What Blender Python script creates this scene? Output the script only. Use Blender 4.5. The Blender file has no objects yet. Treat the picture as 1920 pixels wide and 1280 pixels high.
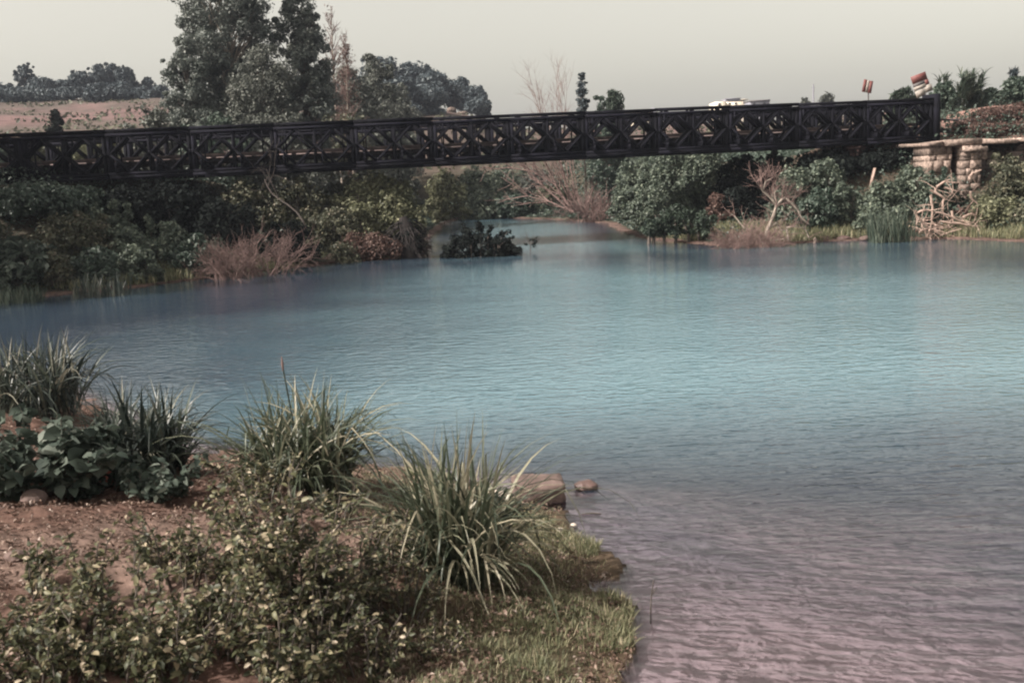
import bpy, math, random
import numpy as np
from mathutils import Vector, Matrix

# ------------------------------------------------------------------ camera, sky, sun, exposure
S = bpy.context.scene
COL = S.collection
F = 2000.0                      # focal length in photo pixels (1920 wide)
EYE = 2.6
PITCH = math.atan(300 / F)
ROLL = math.radians(2.5)
fw = np.array([0, math.cos(PITCH), -math.sin(PITCH)])
r0 = np.array([1.0, 0, 0]); u0 = np.array([0, math.sin(PITCH), math.cos(PITCH)])
rt = math.cos(ROLL) * r0 - math.sin(ROLL) * u0
up = math.sin(ROLL) * r0 + math.cos(ROLL) * u0
cam = bpy.data.cameras.new('camera'); camo = bpy.data.objects.new('camera', cam); COL.objects.link(camo)
cam.sensor_width = 36; cam.lens = 36 * F / 1920; cam.clip_start = 0.05; cam.clip_end = 9000
m = Matrix.Identity(4)
for i in range(3):
    m[i][0] = rt[i]; m[i][1] = up[i]; m[i][2] = -fw[i]
m[2][3] = EYE
camo.matrix_world = m
cam.dof.use_dof = True; cam.dof.focus_distance = 24; cam.dof.aperture_fstop = 5.6
S.camera = camo

SUN_DIR = np.array([-0.69, -0.28, 0.66]); SUN_DIR /= np.linalg.norm(SUN_DIR)
elev = math.asin(SUN_DIR[2]); azim = math.atan2(SUN_DIR[0], SUN_DIR[1])
w = bpy.data.worlds.new('World'); S.world = w; w.use_nodes = True
nt = w.node_tree; nt.nodes.clear()
sky = nt.nodes.new('ShaderNodeTexSky'); sky.sky_type = 'NISHITA'; sky.sun_disc = False
sky.sun_elevation = elev; sky.sun_rotation = azim
sky.air_density = 1.0; sky.dust_density = 4.0; sky.ozone_density = 1.0
hs = nt.nodes.new('ShaderNodeHueSaturation'); hs.inputs['Saturation'].default_value = 0.22
tint = nt.nodes.new('ShaderNodeMix'); tint.data_type = 'RGBA'; tint.blend_type = 'MULTIPLY'
tint.inputs['Factor'].default_value = 1.0
tint.inputs['B'].default_value = (1.0, 0.925, 0.775, 1)
bg = nt.nodes.new('ShaderNodeBackground'); bg.inputs['Strength'].default_value = 0.15
out = nt.nodes.new('ShaderNodeOutputWorld')
nt.links.new(sky.outputs[0], hs.inputs['Color']); nt.links.new(hs.outputs[0], tint.inputs['A'])
nt.links.new(tint.outputs['Result'], bg.inputs['Color']); nt.links.new(bg.outputs[0], out.inputs[0])

sun = bpy.data.lights.new('sun', 'SUN'); suno = bpy.data.objects.new('sun', sun); COL.objects.link(suno)
sun.energy = 5.0; sun.angle = math.radians(0.6); sun.color = (1.0, 0.93, 0.85)
suno.rotation_euler = Vector(SUN_DIR).to_track_quat('Z', 'Y').to_euler()
S.view_settings.view_transform = 'Standard'; S.view_settings.look = 'None'
S.view_settings.exposure = 0.65; S.view_settings.gamma = 1.0; S.view_settings.use_curve_mapping = False
S.cycles.max_bounces = 6; S.cycles.diffuse_bounces = 3; S.cycles.glossy_bounces = 3
S.cycles.transmission_bounces = 4; S.cycles.transparent_max_bounces = 8
S.cycles.filter_width = 2.1

rs = np.random.RandomState(7)
R = random.Random(5)

# ------------------------------------------------------------------ pixel <-> place
def ray(x, y):
    return fw + rt * ((x - 960) / F) + up * ((640 - y) / F)
def P(x, y, Y):
    d = ray(x, y); p = d * (Y / d[1]); p[2] += EYE
    return p
def G(x, y, z=0.0):
    d = ray(x, y); t = (z - EYE) / d[2]; p = d * t; p[2] += EYE
    return p

def smooth(a, b, x):
    t = np.clip((x - a) / (b - a), 0, 1); return t * t * (3 - 2 * t)

# value noise, numpy
_perm = np.random.RandomState(3).rand(256, 256)
def vnoise(x, y):
    xi = np.floor(x).astype(int); yi = np.floor(y).astype(int)
    fx = x - xi; fy = y - yi; fx = fx * fx * (3 - 2 * fx); fy = fy * fy * (3 - 2 * fy)
    a = _perm[xi % 256, yi % 256]; b = _perm[(xi + 1) % 256, yi % 256]
    c = _perm[xi % 256, (yi + 1) % 256]; d = _perm[(xi + 1) % 256, (yi + 1) % 256]
    return (a * (1 - fx) + b * fx) * (1 - fy) + (c * (1 - fx) + d * fx) * fy
def fbm(x, y, o=4):
    s = 0; a = 0.5
    for k in range(o):
        s = s + a * (vnoise(x * 2**k + 17.3 * k, y * 2**k + 5.1 * k) - 0.5); a *= 0.5
    return s

# ------------------------------------------------------------------ shorelines
near_px = [(1172, 1280), (1205, 1210), (1190, 1140), (1150, 1080), (1130, 1020), (1085, 985), (1060, 958), (985, 922), (930, 900), (850, 893),
           (720, 880), (600, 868), (480, 850), (400, 842), (340, 838), (260, 800), (170, 755), (80, 715), (-60, 680)]
near_poly = [(5.5, -30), (4.2, -6), (2.6, 0.5), (1.6, 2.6), (0.95, 4.2)] + [tuple(G(*p)[:2]) for p in near_px] + [(-18, 17.5), (-60, 20), (-200, 10), (-200, -30)]
far_px = [(-1000, 655), (-300, 592), (0, 562), (110, 553), (200, 545), (300, 533), (400, 521), (480, 510), (560, 501), (640, 492), (700, 488), (790, 483), (806, 466), (798, 452), (818, 436),
          (840, 418), (868, 408), (950, 409), (1060, 413), (1140, 419), (1165, 434), (1215, 449), (1350, 461), (1480, 457), (1560, 452),
          (1640, 449), (1800, 448), (1920, 453), (2300, 470), (2900, 500)]
far_poly = [(-900, 40)] + [tuple(G(*p)[:2]) for p in far_px] + [(900, 30), (900, 9000), (-900, 9000)]
NP = np.array(near_poly); FP = np.array(far_poly)

def sdist(poly, X, Y):
    sh = X.shape; X = X.ravel(); Y = Y.ravel()
    d2 = np.full(X.shape, 1e18); ins = np.zeros(X.shape, bool)
    n = len(poly)
    for i in range(n):
        ax, ay = poly[i]; bx, by = poly[(i + 1) % n]
        ex, ey = bx - ax, by - ay; L = ex * ex + ey * ey + 1e-12
        t = np.clip(((X - ax) * ex + (Y - ay) * ey) / L, 0, 1)
        dx = X - ax - t * ex; dy = Y - ay - t * ey
        d2 = np.minimum(d2, dx * dx + dy * dy)
        c = ((ay > Y) != (by > Y)) & (X < ex * (Y - ay) / (ey + 1e-12) + ax)
        ins ^= c
    d = np.sqrt(d2); d[~ins] *= -1
    return d.reshape(sh)

ridge_px = [(-1500, 185), (-400, 182), (0, 189), (290, 181), (450, 192), (650, 206), (760, 213), (830, 207), (900, 219), (932, 229), (1000, 242), (1100, 240),
            (1250, 236), (1450, 226), (1700, 212), (1920, 195), (2600, 190)]
_ru = []; _rz = []
for p in ridge_px:
    q = P(p[0], p[1], 150); _ru.append(q[0] / q[1]); _rz.append(q[2])
def terrain(X, Y):
    X = np.asarray(X, float); Y = np.asarray(Y, float)
    dn = sdist(NP, X, Y); df = sdist(FP, X, Y)
    n1 = fbm(X * 0.9, Y * 0.9); n2 = fbm(X * 0.15 + 40, Y * 0.15, 3)
    n3 = fbm(X * 3.1 + 9, Y * 3.1, 3)
    dnw = dn + 0.65 * n1 * smooth(-3, 0, dn) + .45 * n3
    near = 0.95 * (1 - np.exp(-(np.maximum(dnw, 0) / 2.9) ** 1.35)) + 0.10 * smooth(.3, 1.5, dn) * n1 * 2 + 0.07 * smooth(0.1, 1, dn) * n3
    dfw = df + 0.9 * n1 * smooth(60, 10, np.abs(df))
    far = 0.13 * np.clip(dfw, 0, 6.5) + 2.35 * smooth(5.8, 10.0, dfw) + 0.5 * n2 * smooth(2, 9, df) + .15 * n1 * smooth(0.5, 2, df)
    rx = np.interp(X / np.maximum(Y, 1), _ru, _rz)
    ramp = np.clip((Y - 62) / 88, 0, 1)
    hill = (rx - 3.2) * ramp + 0.7 * n2 * ramp - 0.03 * np.clip(Y - 150, 0, 400)
    hill = np.where(Y > 20, hill, 0) * smooth(8, 25, df)
    mound = 1.9 * np.exp(-(((X - 24) / 6.5) ** 2 + ((Y - 52) / 4.5) ** 2))
    far = far + hill + mound
    # river bed: a shallow sandy shelf along the near bank that drops into deep water
    off = np.minimum(-dn, -df)
    bedn = -0.05 - 0.10 * np.clip(-dnw, 0, 3) - .75 * smooth(5.5, 26, Y + 0.10 * X + 1.5 * n2) * smooth(0, 3.0, -dn)
    bedf = -0.35 * np.clip(-dfw, 0, 6)
    bed = np.maximum(bedn, bedf) if False else np.where(-dn < -df, bedn, np.minimum(bedn, bedf))
    bed = np.minimum(bed, -0.03)
    return np.where(dnw > 0, np.maximum(near, 0.012), np.where(dfw > 0, np.maximum(far, 0.02), np.maximum(bed, -2.3)))
def hz(x, y):
    return float(terrain(np.array([x]), np.array([y]))[0])
def ground_hit(px, py):
    d = ray(px, py); lo = None
    ts = np.linspace(1.5, 60, 1600); pts = np.outer(ts, d); pts[:, 2] += EYE
    h = terrain(pts[:, 0], pts[:, 1]); k = np.argmax(pts[:, 2] < np.maximum(h, 0))
    p = pts[k]; p[2] = h[k]
    return p

# ------------------------------------------------------------------ materials
def mat(name):
    M = bpy.data.materials.new(name); M.use_nodes = True
    return M, M.node_tree, M.node_tree.nodes['Principled BSDF']
def simple(name, col, rough=0.7, var=0.25, scale=6.0, metal=0.0, bump=0.0):
    M, t, b = mat(name)
    tc = t.nodes.new('ShaderNodeTexCoord'); n = t.nodes.new('ShaderNodeTexNoise')
    n.inputs['Scale'].default_value = scale; n.inputs['Detail'].default_value = 6
    t.links.new(tc.outputs['Object'], n.inputs['Vector'])
    cr = t.nodes.new('ShaderNodeValToRGB')
    cr.color_ramp.elements[0].position = 0.3; cr.color_ramp.elements[1].position = 0.7
    cr.color_ramp.elements[0].color = tuple(c * (1 - var) for c in col) + (1,)
    cr.color_ramp.elements[1].color = tuple(min(1, c * (1 + var)) for c in col) + (1,)
    t.links.new(n.outputs['Fac'], cr.inputs[0]); t.links.new(cr.outputs[0], b.inputs['Base Color'])
    b.inputs['Roughness'].default_value = rough; b.inputs['Metallic'].default_value = metal
    b.inputs['Specular IOR Level'].default_value = 0.3
    if bump:
        bp = t.nodes.new('ShaderNodeBump'); bp.inputs['Strength'].default_value = bump; bp.inputs['Distance'].default_value = 0.05
        t.links.new(n.outputs['Fac'], bp.inputs['Height']); t.links.new(bp.outputs[0], b.inputs['Normal'])
    return M
def leafmat(name, stops, trans=0.3, rough=0.55, spec=0.3):
    """leaf colour picked per leaf from the 'rnd' face attribute; some light passes through"""
    M, t, b = mat(name)
    a = t.nodes.new('ShaderNodeAttribute'); a.attribute_name = 'rnd'
    cr = t.nodes.new('ShaderNodeValToRGB'); el = cr.color_ramp.elements
    while len(el) < len(stops): el.new(0.5)
    for e, (p, c) in zip(el, stops): e.position = p; e.color = tuple(c) + (1,)
    t.links.new(a.outputs['Fac'], cr.inputs[0]); t.links.new(cr.outputs[0], b.inputs['Base Color'])
    b.inputs['Roughness'].default_value = rough; b.inputs['Specular IOR Level'].default_value = spec
    tr = t.nodes.new('ShaderNodeBsdfTranslucent'); mx = t.nodes.new('ShaderNodeMixShader'); mx.inputs[0].default_value = trans
    t.links.new(cr.outputs[0], tr.inputs[0]); o = t.nodes['Material Output']
    t.links.new(b.outputs[0], mx.inputs[1]); t.links.new(tr.outputs[0], mx.inputs[2]); t.links.new(mx.outputs[0], o.inputs[0])
    return M

LM = {
 'poplar':  leafmat('poplar_leaf',  [(0, (0.056, 0.070, 0.064)), (.6, (0.096, 0.111, 0.100)), (1, (0.226, 0.238, 0.220))], .2, .5, .4),
 'grey':    leafmat('greygreen_leaf', [(0, (0.066, 0.074, 0.067)), (.6, (0.109, 0.118, 0.103)), (1, (0.207, 0.207, 0.193))], .2),
 'pine':    leafmat('pine_leaf',    [(0, (0.043, 0.058, 0.070)), (.6, (0.067, 0.085, 0.095)), (1, (0.108, 0.128, 0.132))], .12),
 'shrub':   leafmat('shrub_leaf',   [(0, (0.029, 0.046, 0.036)), (.6, (0.059, 0.084, 0.066)), (1, (0.143, 0.175, 0.137))], .25, .45, .4),
 'vine':    leafmat('vine_leaf',    [(0, (.046, .062, .050)), (.55, (.100, .125, .096)), (1, (.25, .28, .215))], .28, .5, .35),
 'willow':  leafmat('willow_leaf',  [(0, (.078, .084, .052)), (.55, (.155, .16, .098)), (1, (.31, .30, .20))], .3),
 'dark':    leafmat('dark_and_shade_leaf',    [(0, (.008, .010, .010)), (.7, (.014, .018, .017)), (1, (.032, .038, .032))], .1, .85, .08),  # near-black leaves; in the hollow thickets this colour stands in for shade
 'brown':   leafmat('dry_leaf',     [(0, (0.065, 0.037, 0.032)), (.6, (0.115, 0.071, 0.061)), (1, (0.194, 0.129, 0.108))], .25),
 'mixed':   leafmat('mixed_leaf',   [(0, (0.042, 0.048, 0.033)), (.55, (0.088, 0.090, 0.060)), (.8, (0.139, 0.129, 0.088)), (1, (0.222, 0.190, 0.155))], .25),
 'fore':    leafmat('foreground_leaf', [(0, (.030, .034, .022)), (.42, (.072, .078, .040)), (.66, (.16, .15, .085)), (.84, (.33, .27, .19)), (1, (.50, .42, .33))], .28, .5, .35),
 'blade':   leafmat('blade_leaf',   [(0, (0.038, 0.048, 0.034)), (.5, (0.071, 0.087, 0.057)), (.8, (0.167, 0.173, 0.121)), (1, (0.351, 0.312, 0.234))], .3, .4, .5),
 'darkblade': leafmat('dark_blade_leaf', [(0, (0.015, 0.022, 0.020)), (.6, (0.034, 0.045, 0.039)), (.9, (0.084, 0.099, 0.076)), (1, (0.235, 0.216, 0.173))], .25, .4, .5),
 'broad':   leafmat('broad_leaf',   [(0, (0.027, 0.038, 0.033)), (.6, (0.064, 0.082, 0.066)), (1, (0.182, 0.202, 0.177))], .25, .65, .15),
 'reed':    leafmat('reed_leaf',    [(0, (0.033, 0.049, 0.038)), (.6, (0.062, 0.084, 0.065)), (1, (0.124, 0.141, 0.109))], .25),
 'grass':   leafmat('grass_blade',  [(0, (.085, .095, .058)), (.35, (.17, .178, .10)), (.65, (.31, .285, .185)), (1, (.50, .40, .30))], .35),
 'litter':  leafmat('litter_leaf',  [(0, (0.075, 0.045, 0.036)), (.5, (0.150, 0.096, 0.076)), (.85, (0.231, 0.165, 0.133)), (1, (0.340, 0.277, 0.245))], .15),
 'redleaf': leafmat('red_leaf',     [(0, (.16, .04, .03)), (1, (.34, .11, .08))], .3),
}
BARK = simple('bark', (.085, .07, .062), .85, .35, 9, bump=.4)
PALEBARK = simple('pale_bark', (.26, .22, .19), .8, .3, 7, bump=.3)
TWIG = simple('dry_twig', (.18, .12, .11), .85, .3, 5)
PALEWOOD = simple('bleached_wood', (.33, .24, .205), .8, .3, 6)
REDTWIG = simple('red_twig', (.145, .095, .088), .85, .3, 5)
STEEL = simple('bridge_steel', (.006, .0058, .010), .85, .6, 1.7)
DECKM = simple('deck_timber', (.03, .026, .028), .85, .4, 4)
KERBM = simple('kerb_timber', (.12, .09, .088), .85, .3, 4)
STONE = simple('ruin_stone', (.20, .152, .132), .95, .6, 9, bump=.5)
STONE_SHADED = simple('ruin_stone_shaded', (.085, .066, .062), .95, .3, 3.5, bump=.4)  # darker twin of the ruin stone; the wall's shade is in its colour
BRICK = simple('pier_brick', (.075, .045, .042), .95, .4, 5, bump=.5)
ROCK = simple('rock', (.125, .088, .080), .9, .35, 7, bump=.6)
WETROCK = simple('wet_rock', (.10, .065, .06), .5, .3, 9, bump=.5)
PALEROCK = simple('pale_rock', (.5, .43, .37), .85, .2, 8, bump=.3)
SIGNRED = simple('sign_red', (.15, .055, .052), .6, .3, 3)
SIGNWHITE = simple('sign_white', (.27, .24, .22), .6, .2, 3)
POSTM = simple('post_metal', (.10, .09, .095), .6, .2, 3)
HOUSE = simple('house_plaster', (.62, .55, .46), .85, .08, .6)
HOUSE2 = simple('house_grey', (.22, .22, .26), .85, .1, .6)
HWIN = simple('house_window', (.05, .05, .06), .3, .1, 1)

# ------------------------------------------------------------------ mesh building
def blockvar(M, lo=.55, hi=1.45):
    t = M.node_tree; b = t.nodes['Principled BSDF']; src = b.inputs['Base Color'].links[0].from_socket
    g = t.nodes.new('ShaderNodeNewGeometry'); mr = t.nodes.new('ShaderNodeMapRange'); mr.inputs['To Min'].default_value = lo; mr.inputs['To Max'].default_value = hi
    t.links.new(g.outputs['Random Per Island'], mr.inputs[0]); vm = t.nodes.new('ShaderNodeVectorMath'); vm.operation = 'SCALE'
    t.links.new(src, vm.inputs[0]); t.links.new(mr.outputs[0], vm.inputs['Scale']); t.links.new(vm.outputs[0], b.inputs['Base Color'])
blockvar(STONE, .45, 1.5); blockvar(STONE_SHADED); blockvar(BRICK); blockvar(KERBM); blockvar(DECKM); blockvar(STEEL, .6, 1.3)
STEEL.node_tree.nodes['Principled BSDF'].inputs['Specular IOR Level'].default_value = .12
class MB:
    def __init__(s): s.v = []; s.q = []; s.t = []; s.n = 0; s.qr = []; s.tr = []
    def add(s, v, q=None, t=None, rq=None, rt_=None):
        v = np.asarray(v, float).reshape(-1, 3); s.v.append(v)
        if q is not None and len(q):
            q = np.asarray(q, int).reshape(-1, 4); s.q.append(q + s.n)
            s.qr.append(np.full(len(q), .5) if rq is None else np.broadcast_to(rq, (len(q),)))
        if t is not None and len(t):
            t = np.asarray(t, int).reshape(-1, 3); s.t.append(t + s.n)
            s.tr.append(np.full(len(t), .5) if rt_ is None else np.broadcast_to(rt_, (len(t),)))
        s.n += len(v)
    def mesh(s, name, material, smoothf=False, rnd=False):
        me = bpy.data.meshes.new(name)
        V = np.concatenate(s.v) if s.v else np.zeros((0, 3))
        Q = np.concatenate(s.q) if s.q else np.zeros((0, 4), int)
        T = np.concatenate(s.t) if s.t else np.zeros((0, 3), int)
        me.vertices.add(len(V)); me.vertices.foreach_set('co', V.ravel().astype(np.float32))
        loops = np.concatenate([Q.ravel(), T.ravel()]).astype(np.int32)
        me.loops.add(len(loops)); me.loops.foreach_set('vertex_index', loops)
        n = len(Q) + len(T); me.polygons.add(n)
        st = np.concatenate([np.arange(len(Q)) * 4, len(Q) * 4 + np.arange(len(T)) * 3]).astype(np.int32)
        me.polygons.foreach_set('loop_start', st)
        me.update(calc_edges=True)
        if smoothf: me.polygons.foreach_set('use_smooth', np.ones(n, bool))
        if rnd and n:
            r = np.concatenate([x for x in s.qr + s.tr]).astype(np.float32)
            a = me.attributes.new('rnd', 'FLOAT', 'FACE'); a.data.foreach_set('value', r)
        me.materials.append(material); me.validate()
        return me
    def build(s, name, material, parent=None, loc=None, smoothf=False, rnd=False):
        o = bpy.data.objects.new(name, s.mesh(name, material, smoothf, rnd)); COL.objects.link(o)
        if parent is not None: o.parent = parent
        if loc is not None: o.location = loc
        return o
    def box(s, x0, x1, y0, y1, z0, z1, jit=0, M=None):
        v = np.array([(x, y, z) for z in (z0, z1) for y in (y0, y1) for x in (x0, x1)], float)
        if jit: v += rs.uniform(-jit, jit, v.shape)
        if M is not None: v = v @ M[0].T + M[1]
        s.add(v, [(0, 2, 3, 1), (4, 5, 7, 6), (0, 1, 5, 4), (2, 6, 7, 3), (0, 4, 6, 2), (1, 3, 7, 5)])
    def bar(s, a, b, w, h, upv=(0, 0, 1)):
        a = np.array(a, float); b = np.array(b, float); d = b - a; d /= np.linalg.norm(d)
        sd = np.cross(d, upv); sd /= np.linalg.norm(sd); u = np.cross(sd, d)
        v = []
        for p in (a, b):
            for i, j in ((-1, -1), (1, -1), (1, 1), (-1, 1)): v.append(p + sd * i * w / 2 + u * j * h / 2)
        s.add(v, [(0, 1, 2, 3), (7, 6, 5, 4), (0, 4, 5, 1), (1, 5, 6, 2), (2, 6, 7, 3), (3, 7, 4, 0)])
    def tube(s, pts, rad, k=6, r=.5):
        pts = np.asarray(pts, float); n = len(pts); rad = np.broadcast_to(rad, (n,))
        d = np.gradient(pts, axis=0); d /= (np.linalg.norm(d, axis=1)[:, None] + 1e-9)
        ref = np.array([.3, .9, .2]) if abs(d[0][2]) > .8 else np.array([0, 0, 1.0])
        sd = np.cross(d, ref); sd /= (np.linalg.norm(sd, axis=1)[:, None] + 1e-9); u = np.cross(sd, d)
        a = np.arange(k) * 2 * math.pi / k
        v = pts[:, None, :] + rad[:, None, None] * (np.cos(a)[None, :, None] * sd[:, None, :] + np.sin(a)[None, :, None] * u[:, None, :])
        i = np.arange(n - 1)[:, None] * k; j = np.arange(k)[None, :]; j2 = (j + 1) % k
        q = np.stack([i + j, i + j2, i + k + j2, i + k + j], -1).reshape(-1, 4)
        s.add(v.reshape(-1, 3), q, rq=r)
    def leaves(s, pos, nrm, size, asp=.45, rnd=None, fold=.12, along=None):
        """one folded diamond per leaf (two triangles that share the midrib)"""
        n = len(pos); nrm = nrm / (np.linalg.norm(nrm, axis=1)[:, None] + 1e-9)
        a = rs.normal(size=(n, 3)) if along is None else along + rs.normal(size=(n, 3)) * .35
        a -= nrm * np.sum(a * nrm, 1)[:, None]; a /= (np.linalg.norm(a, axis=1)[:, None] + 1e-9)
        b = np.cross(nrm, a); L = np.broadcast_to(size, (n,))[:, None]
        p0 = pos - a * L * .5; p2 = pos + a * L * .5 - nrm * L * .08
        l = pos - a * L * .08 + b * L * asp * .5 + nrm * L * fold; r_ = pos - a * L * .08 - b * L * asp * .5 + nrm * L * fold
        v = np.stack([p0, l, p2, r_], 1).reshape(-1, 3); i = np.arange(n) * 4
        t = np.stack([np.stack([i, i + 2, i + 1], -1), np.stack([i, i + 3, i + 2], -1)], 1).reshape(-1, 3)
        if rnd is None: rnd = rs.rand(n)
        s.add(v, t=t, rt_=np.repeat(rnd, 2))

def ovals(s, pos, nrm, size, asp, rnd, along):
    n = len(pos); nrm = nrm / np.linalg.norm(nrm, axis=1)[:, None]
    a = along + rs.normal(size=(n, 3)) * .3; a -= nrm * np.sum(a * nrm, 1)[:, None]; a /= np.linalg.norm(a, axis=1)[:, None] + 1e-9
    b = np.cross(nrm, a); L = np.asarray(size)[:, None]; cu = rs.uniform(.0, .3, (n, 1))
    def pt(u, w_, z): return pos + a * L * (u - .5) + b * L * asp * w_ + nrm * L * z
    v = np.stack([pt(0, 0, -cu * .2), pt(.22, .40, .10), pt(.62, .42, .10 - cu * .1), pt(1, 0, -cu), pt(.62, -.42, .10 - cu * .1), pt(.22, -.40, .10), pt(.22, 0, 0), pt(.62, 0, -.02)], 1).reshape(-1, 3)
    i = np.arange(n) * 8
    q = np.stack([np.stack([i + 6, i + 7, i + 2, i + 1], -1), np.stack([i + 6, i + 5, i + 4, i + 7], -1)], 1).reshape(-1, 4)
    t = np.stack([np.stack(x, -1) for x in ((i, i + 6, i + 1), (i, i + 5, i + 6), (i + 7, i + 3, i + 2), (i + 7, i + 4, i + 3))], 1).reshape(-1, 3)
    s.add(v, q, t, np.repeat(rnd, 2), np.repeat(rnd, 4))
def prop(o, label=None, cat=None, group=None, kind=None):
    for k, v in (('label', label), ('category', cat), ('group', group), ('kind', kind)):
        if v: o[k] = v
    return o
def thing(name, label, cat, loc, group=None, rotz=0):
    o = bpy.data.objects.new(name, None); COL.objects.link(o); o.location = loc; o.rotation_euler = (0, 0, rotz)
    o.empty_display_size = .2
    return prop(o, label, cat, group)

# ------------------------------------------------------------------ plants
def unit(n):
    v = rs.normal(size=(n, 3)); return v / np.linalg.norm(v, axis=1)[:, None]
def clump_leaves(mb, cs, cr, nper, leaf, asp=.5, upb=.5, flat=.8, along=None, light=None, drop=0):
    K = len(cs)
    for k in range(K):
        n = max(4, int(nper * rs.uniform(.5, 1.5) * (1 if cr[k] > .5 * np.mean(cr) else .35)))
        d = unit(n); r = cr[k] * rs.rand(n) ** .42
        p = cs[k] + d * r[:, None] * np.array([1, 1, flat])
        p[:, 2] -= drop * r * rs.rand(n)
        nr = d + np.array([0, 0, upb]) + rs.normal(size=(n, 3)) * .55
        tone = np.clip(rs.beta(1.6, 2.2, n) + rs.uniform(-.16, .16), 0, 1)
        mb.leaves(p, nr, leaf * rs.uniform(.45, 1.55, n), asp, tone, along=along)
def limb(mb, a, b, r0_, r1, k=5, sag=.15, n=5):
    a = np.array(a, float); b = np.array(b, float); t = np.linspace(0, 1, n)[:, None]
    L = np.linalg.norm(b - a); p = a + (b - a) * t + rs.normal(size=(n, 3)) * L * .04 * np.sin(t * math.pi)
    p[:, 2] += np.sin(t[:, 0] * math.pi) * L * sag * .5
    mb.tube(p, np.linspace(r0_, r1, n), k)

def crown_points(profile, H, rx, ry, K, shell=.65):
    tt = np.array([p[0] for p in profile]); rr = np.array([p[1] for p in profile])
    # heights weighted by the radius of the profile
    ts = np.linspace(tt[0], tt[-1], 200); wgt = np.interp(ts, tt, rr) + .05; c = np.cumsum(wgt); c /= c[-1]
    t = np.interp(rs.rand(K), c, ts); a = rs.rand(K) * 2 * math.pi
    rad = np.interp(t, tt, rr) * (shell + (1 - shell) * rs.rand(K)) * np.where(rs.rand(K) < .25, rs.rand(K), 1)
    wob = 1 + .22 * np.sin(a * 2 + t * 9) + .12 * np.sin(a * 5 - t * 17)
    return np.stack([np.cos(a) * rad * rx * wob, np.sin(a) * rad * ry * wob, t * H], 1)

DOME = [(.08, .75), (.3, 1.0), (.55, .92), (.8, .62), (.97, .2)]
ROUND = [(.25, .5), (.4, .9), (.6, 1.0), (.8, .75), (.98, .2)]
POPL = [(.14, .55), (.3, .9), (.5, 1.0), (.7, .85), (.88, .5), (1.0, .08)]
COLUMN = [(.03, .7), (.3, 1.0), (.6, .8), (.85, .45), (1.0, .05)]
PINE = [(.35, .35), (.5, .9), (.7, 1.0), (.88, .7), (1.0, .2)]

def tree(name, label, xc, wpx, ytop, Y, lm, K, nper, leaf, profile=POPL, cr=.16, trunk_r=.16, cat='tree', group=None, bark=None, lean=0.0, asp=.6, upb=.3, dep=1.0, part_names=('trunk', 'crown'), stems=1, shell=.65, drop=0, z0=None, along=None):
    top = P(xc, ytop, Y); gz = hz(top[0], Y) if z0 is None else z0
    H = max(.25, top[2] - gz); rx = wpx / F * Y / 2
    o = thing(name, label, cat, (top[0], Y, gz), group)
    cs = crown_points(profile, H, max(.05, rx - rx * cr * .8), max(.05, (rx - rx * cr * .8)) * dep, K, shell)
    cs[:, 2] = np.minimum(cs[:, 2], H * (1 - .6 * cr * rx / max(H, .1)))
    cs[:, 0] += lean * cs[:, 2]
    crr = rx * cr * rs.uniform(.6, 1.6, K) + .02
    ns_ = K // 3; kk = rs.randint(0, K, ns_); sp_ = cs[kk] * rs.uniform(1.02, 1.22, (ns_, 1)) + np.array([0, 0, 1.0]) * rx * .14 * rs.rand(ns_, 1)
    sp_[:, 2] = np.minimum(sp_[:, 2], H * 1.01); cs_all = np.concatenate([cs, sp_]); cr_all = np.concatenate([crr, crr[kk] * rs.uniform(.25, .55, ns_)])
    tb = MB()
    for s_ in range(stems):
        ang = rs.rand() * 6.28; sp = 0 if stems == 1 else rx * .35
        base = np.array([math.cos(ang) * sp * .4, math.sin(ang) * sp * .4, -.15]); tp = np.array([math.cos(ang) * sp + lean * H * .85, math.sin(ang) * sp, H * .85])
        n = 9; t = np.linspace(0, 1, n)[:, None]; pts = base + (tp - base) * t + rs.normal(size=(n, 3)) * .02 * H * np.minimum(t, .5) * np.array([1, 1, 0])
        tb.tube(pts, trunk_r * (1 - .9 * t[:, 0]) * (1 if stems == 1 else .6), 7)
        for k in range(s_, K, max(1, stems * (1 if K < 60 else 3))):
            zt = np.clip(cs[k][2] * .72, .05 * H, .84 * H); f = (zt + .15) / (.85 * H + .15); j = pts[0] + (pts[-1] - pts[0]) * f
            limb(tb, j, cs[k], trunk_r * .35 * (1 - f * .7), trunk_r * .05 + .004, 4)
    tb.build(part_names[0], bark or BARK, o, smoothf=True)
    cb = MB(); clump_leaves(cb, cs_all, cr_all, nper * .85, leaf, asp, upb, drop=drop, along=None if along is None else np.array(along))
    cb.build(part_names[1], LM[lm], o, rnd=True)
    return o
def bush(label, xc, wpx, ytop, Y, lm, K=40, nper=90, leaf=.13, name='shrub', cat='shrub', profile=DOME, cr=.22, group=None, dep=.8, **kw):
    return tree(name, label, xc, wpx, ytop, Y, lm, K, nper, leaf, profile, cr, kw.pop('trunk_r', .035), cat, group, kw.pop('bark', BARK), dep=dep, part_names=('stem', 'foliage'), stems=kw.pop('stems', 4), **kw)

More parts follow.
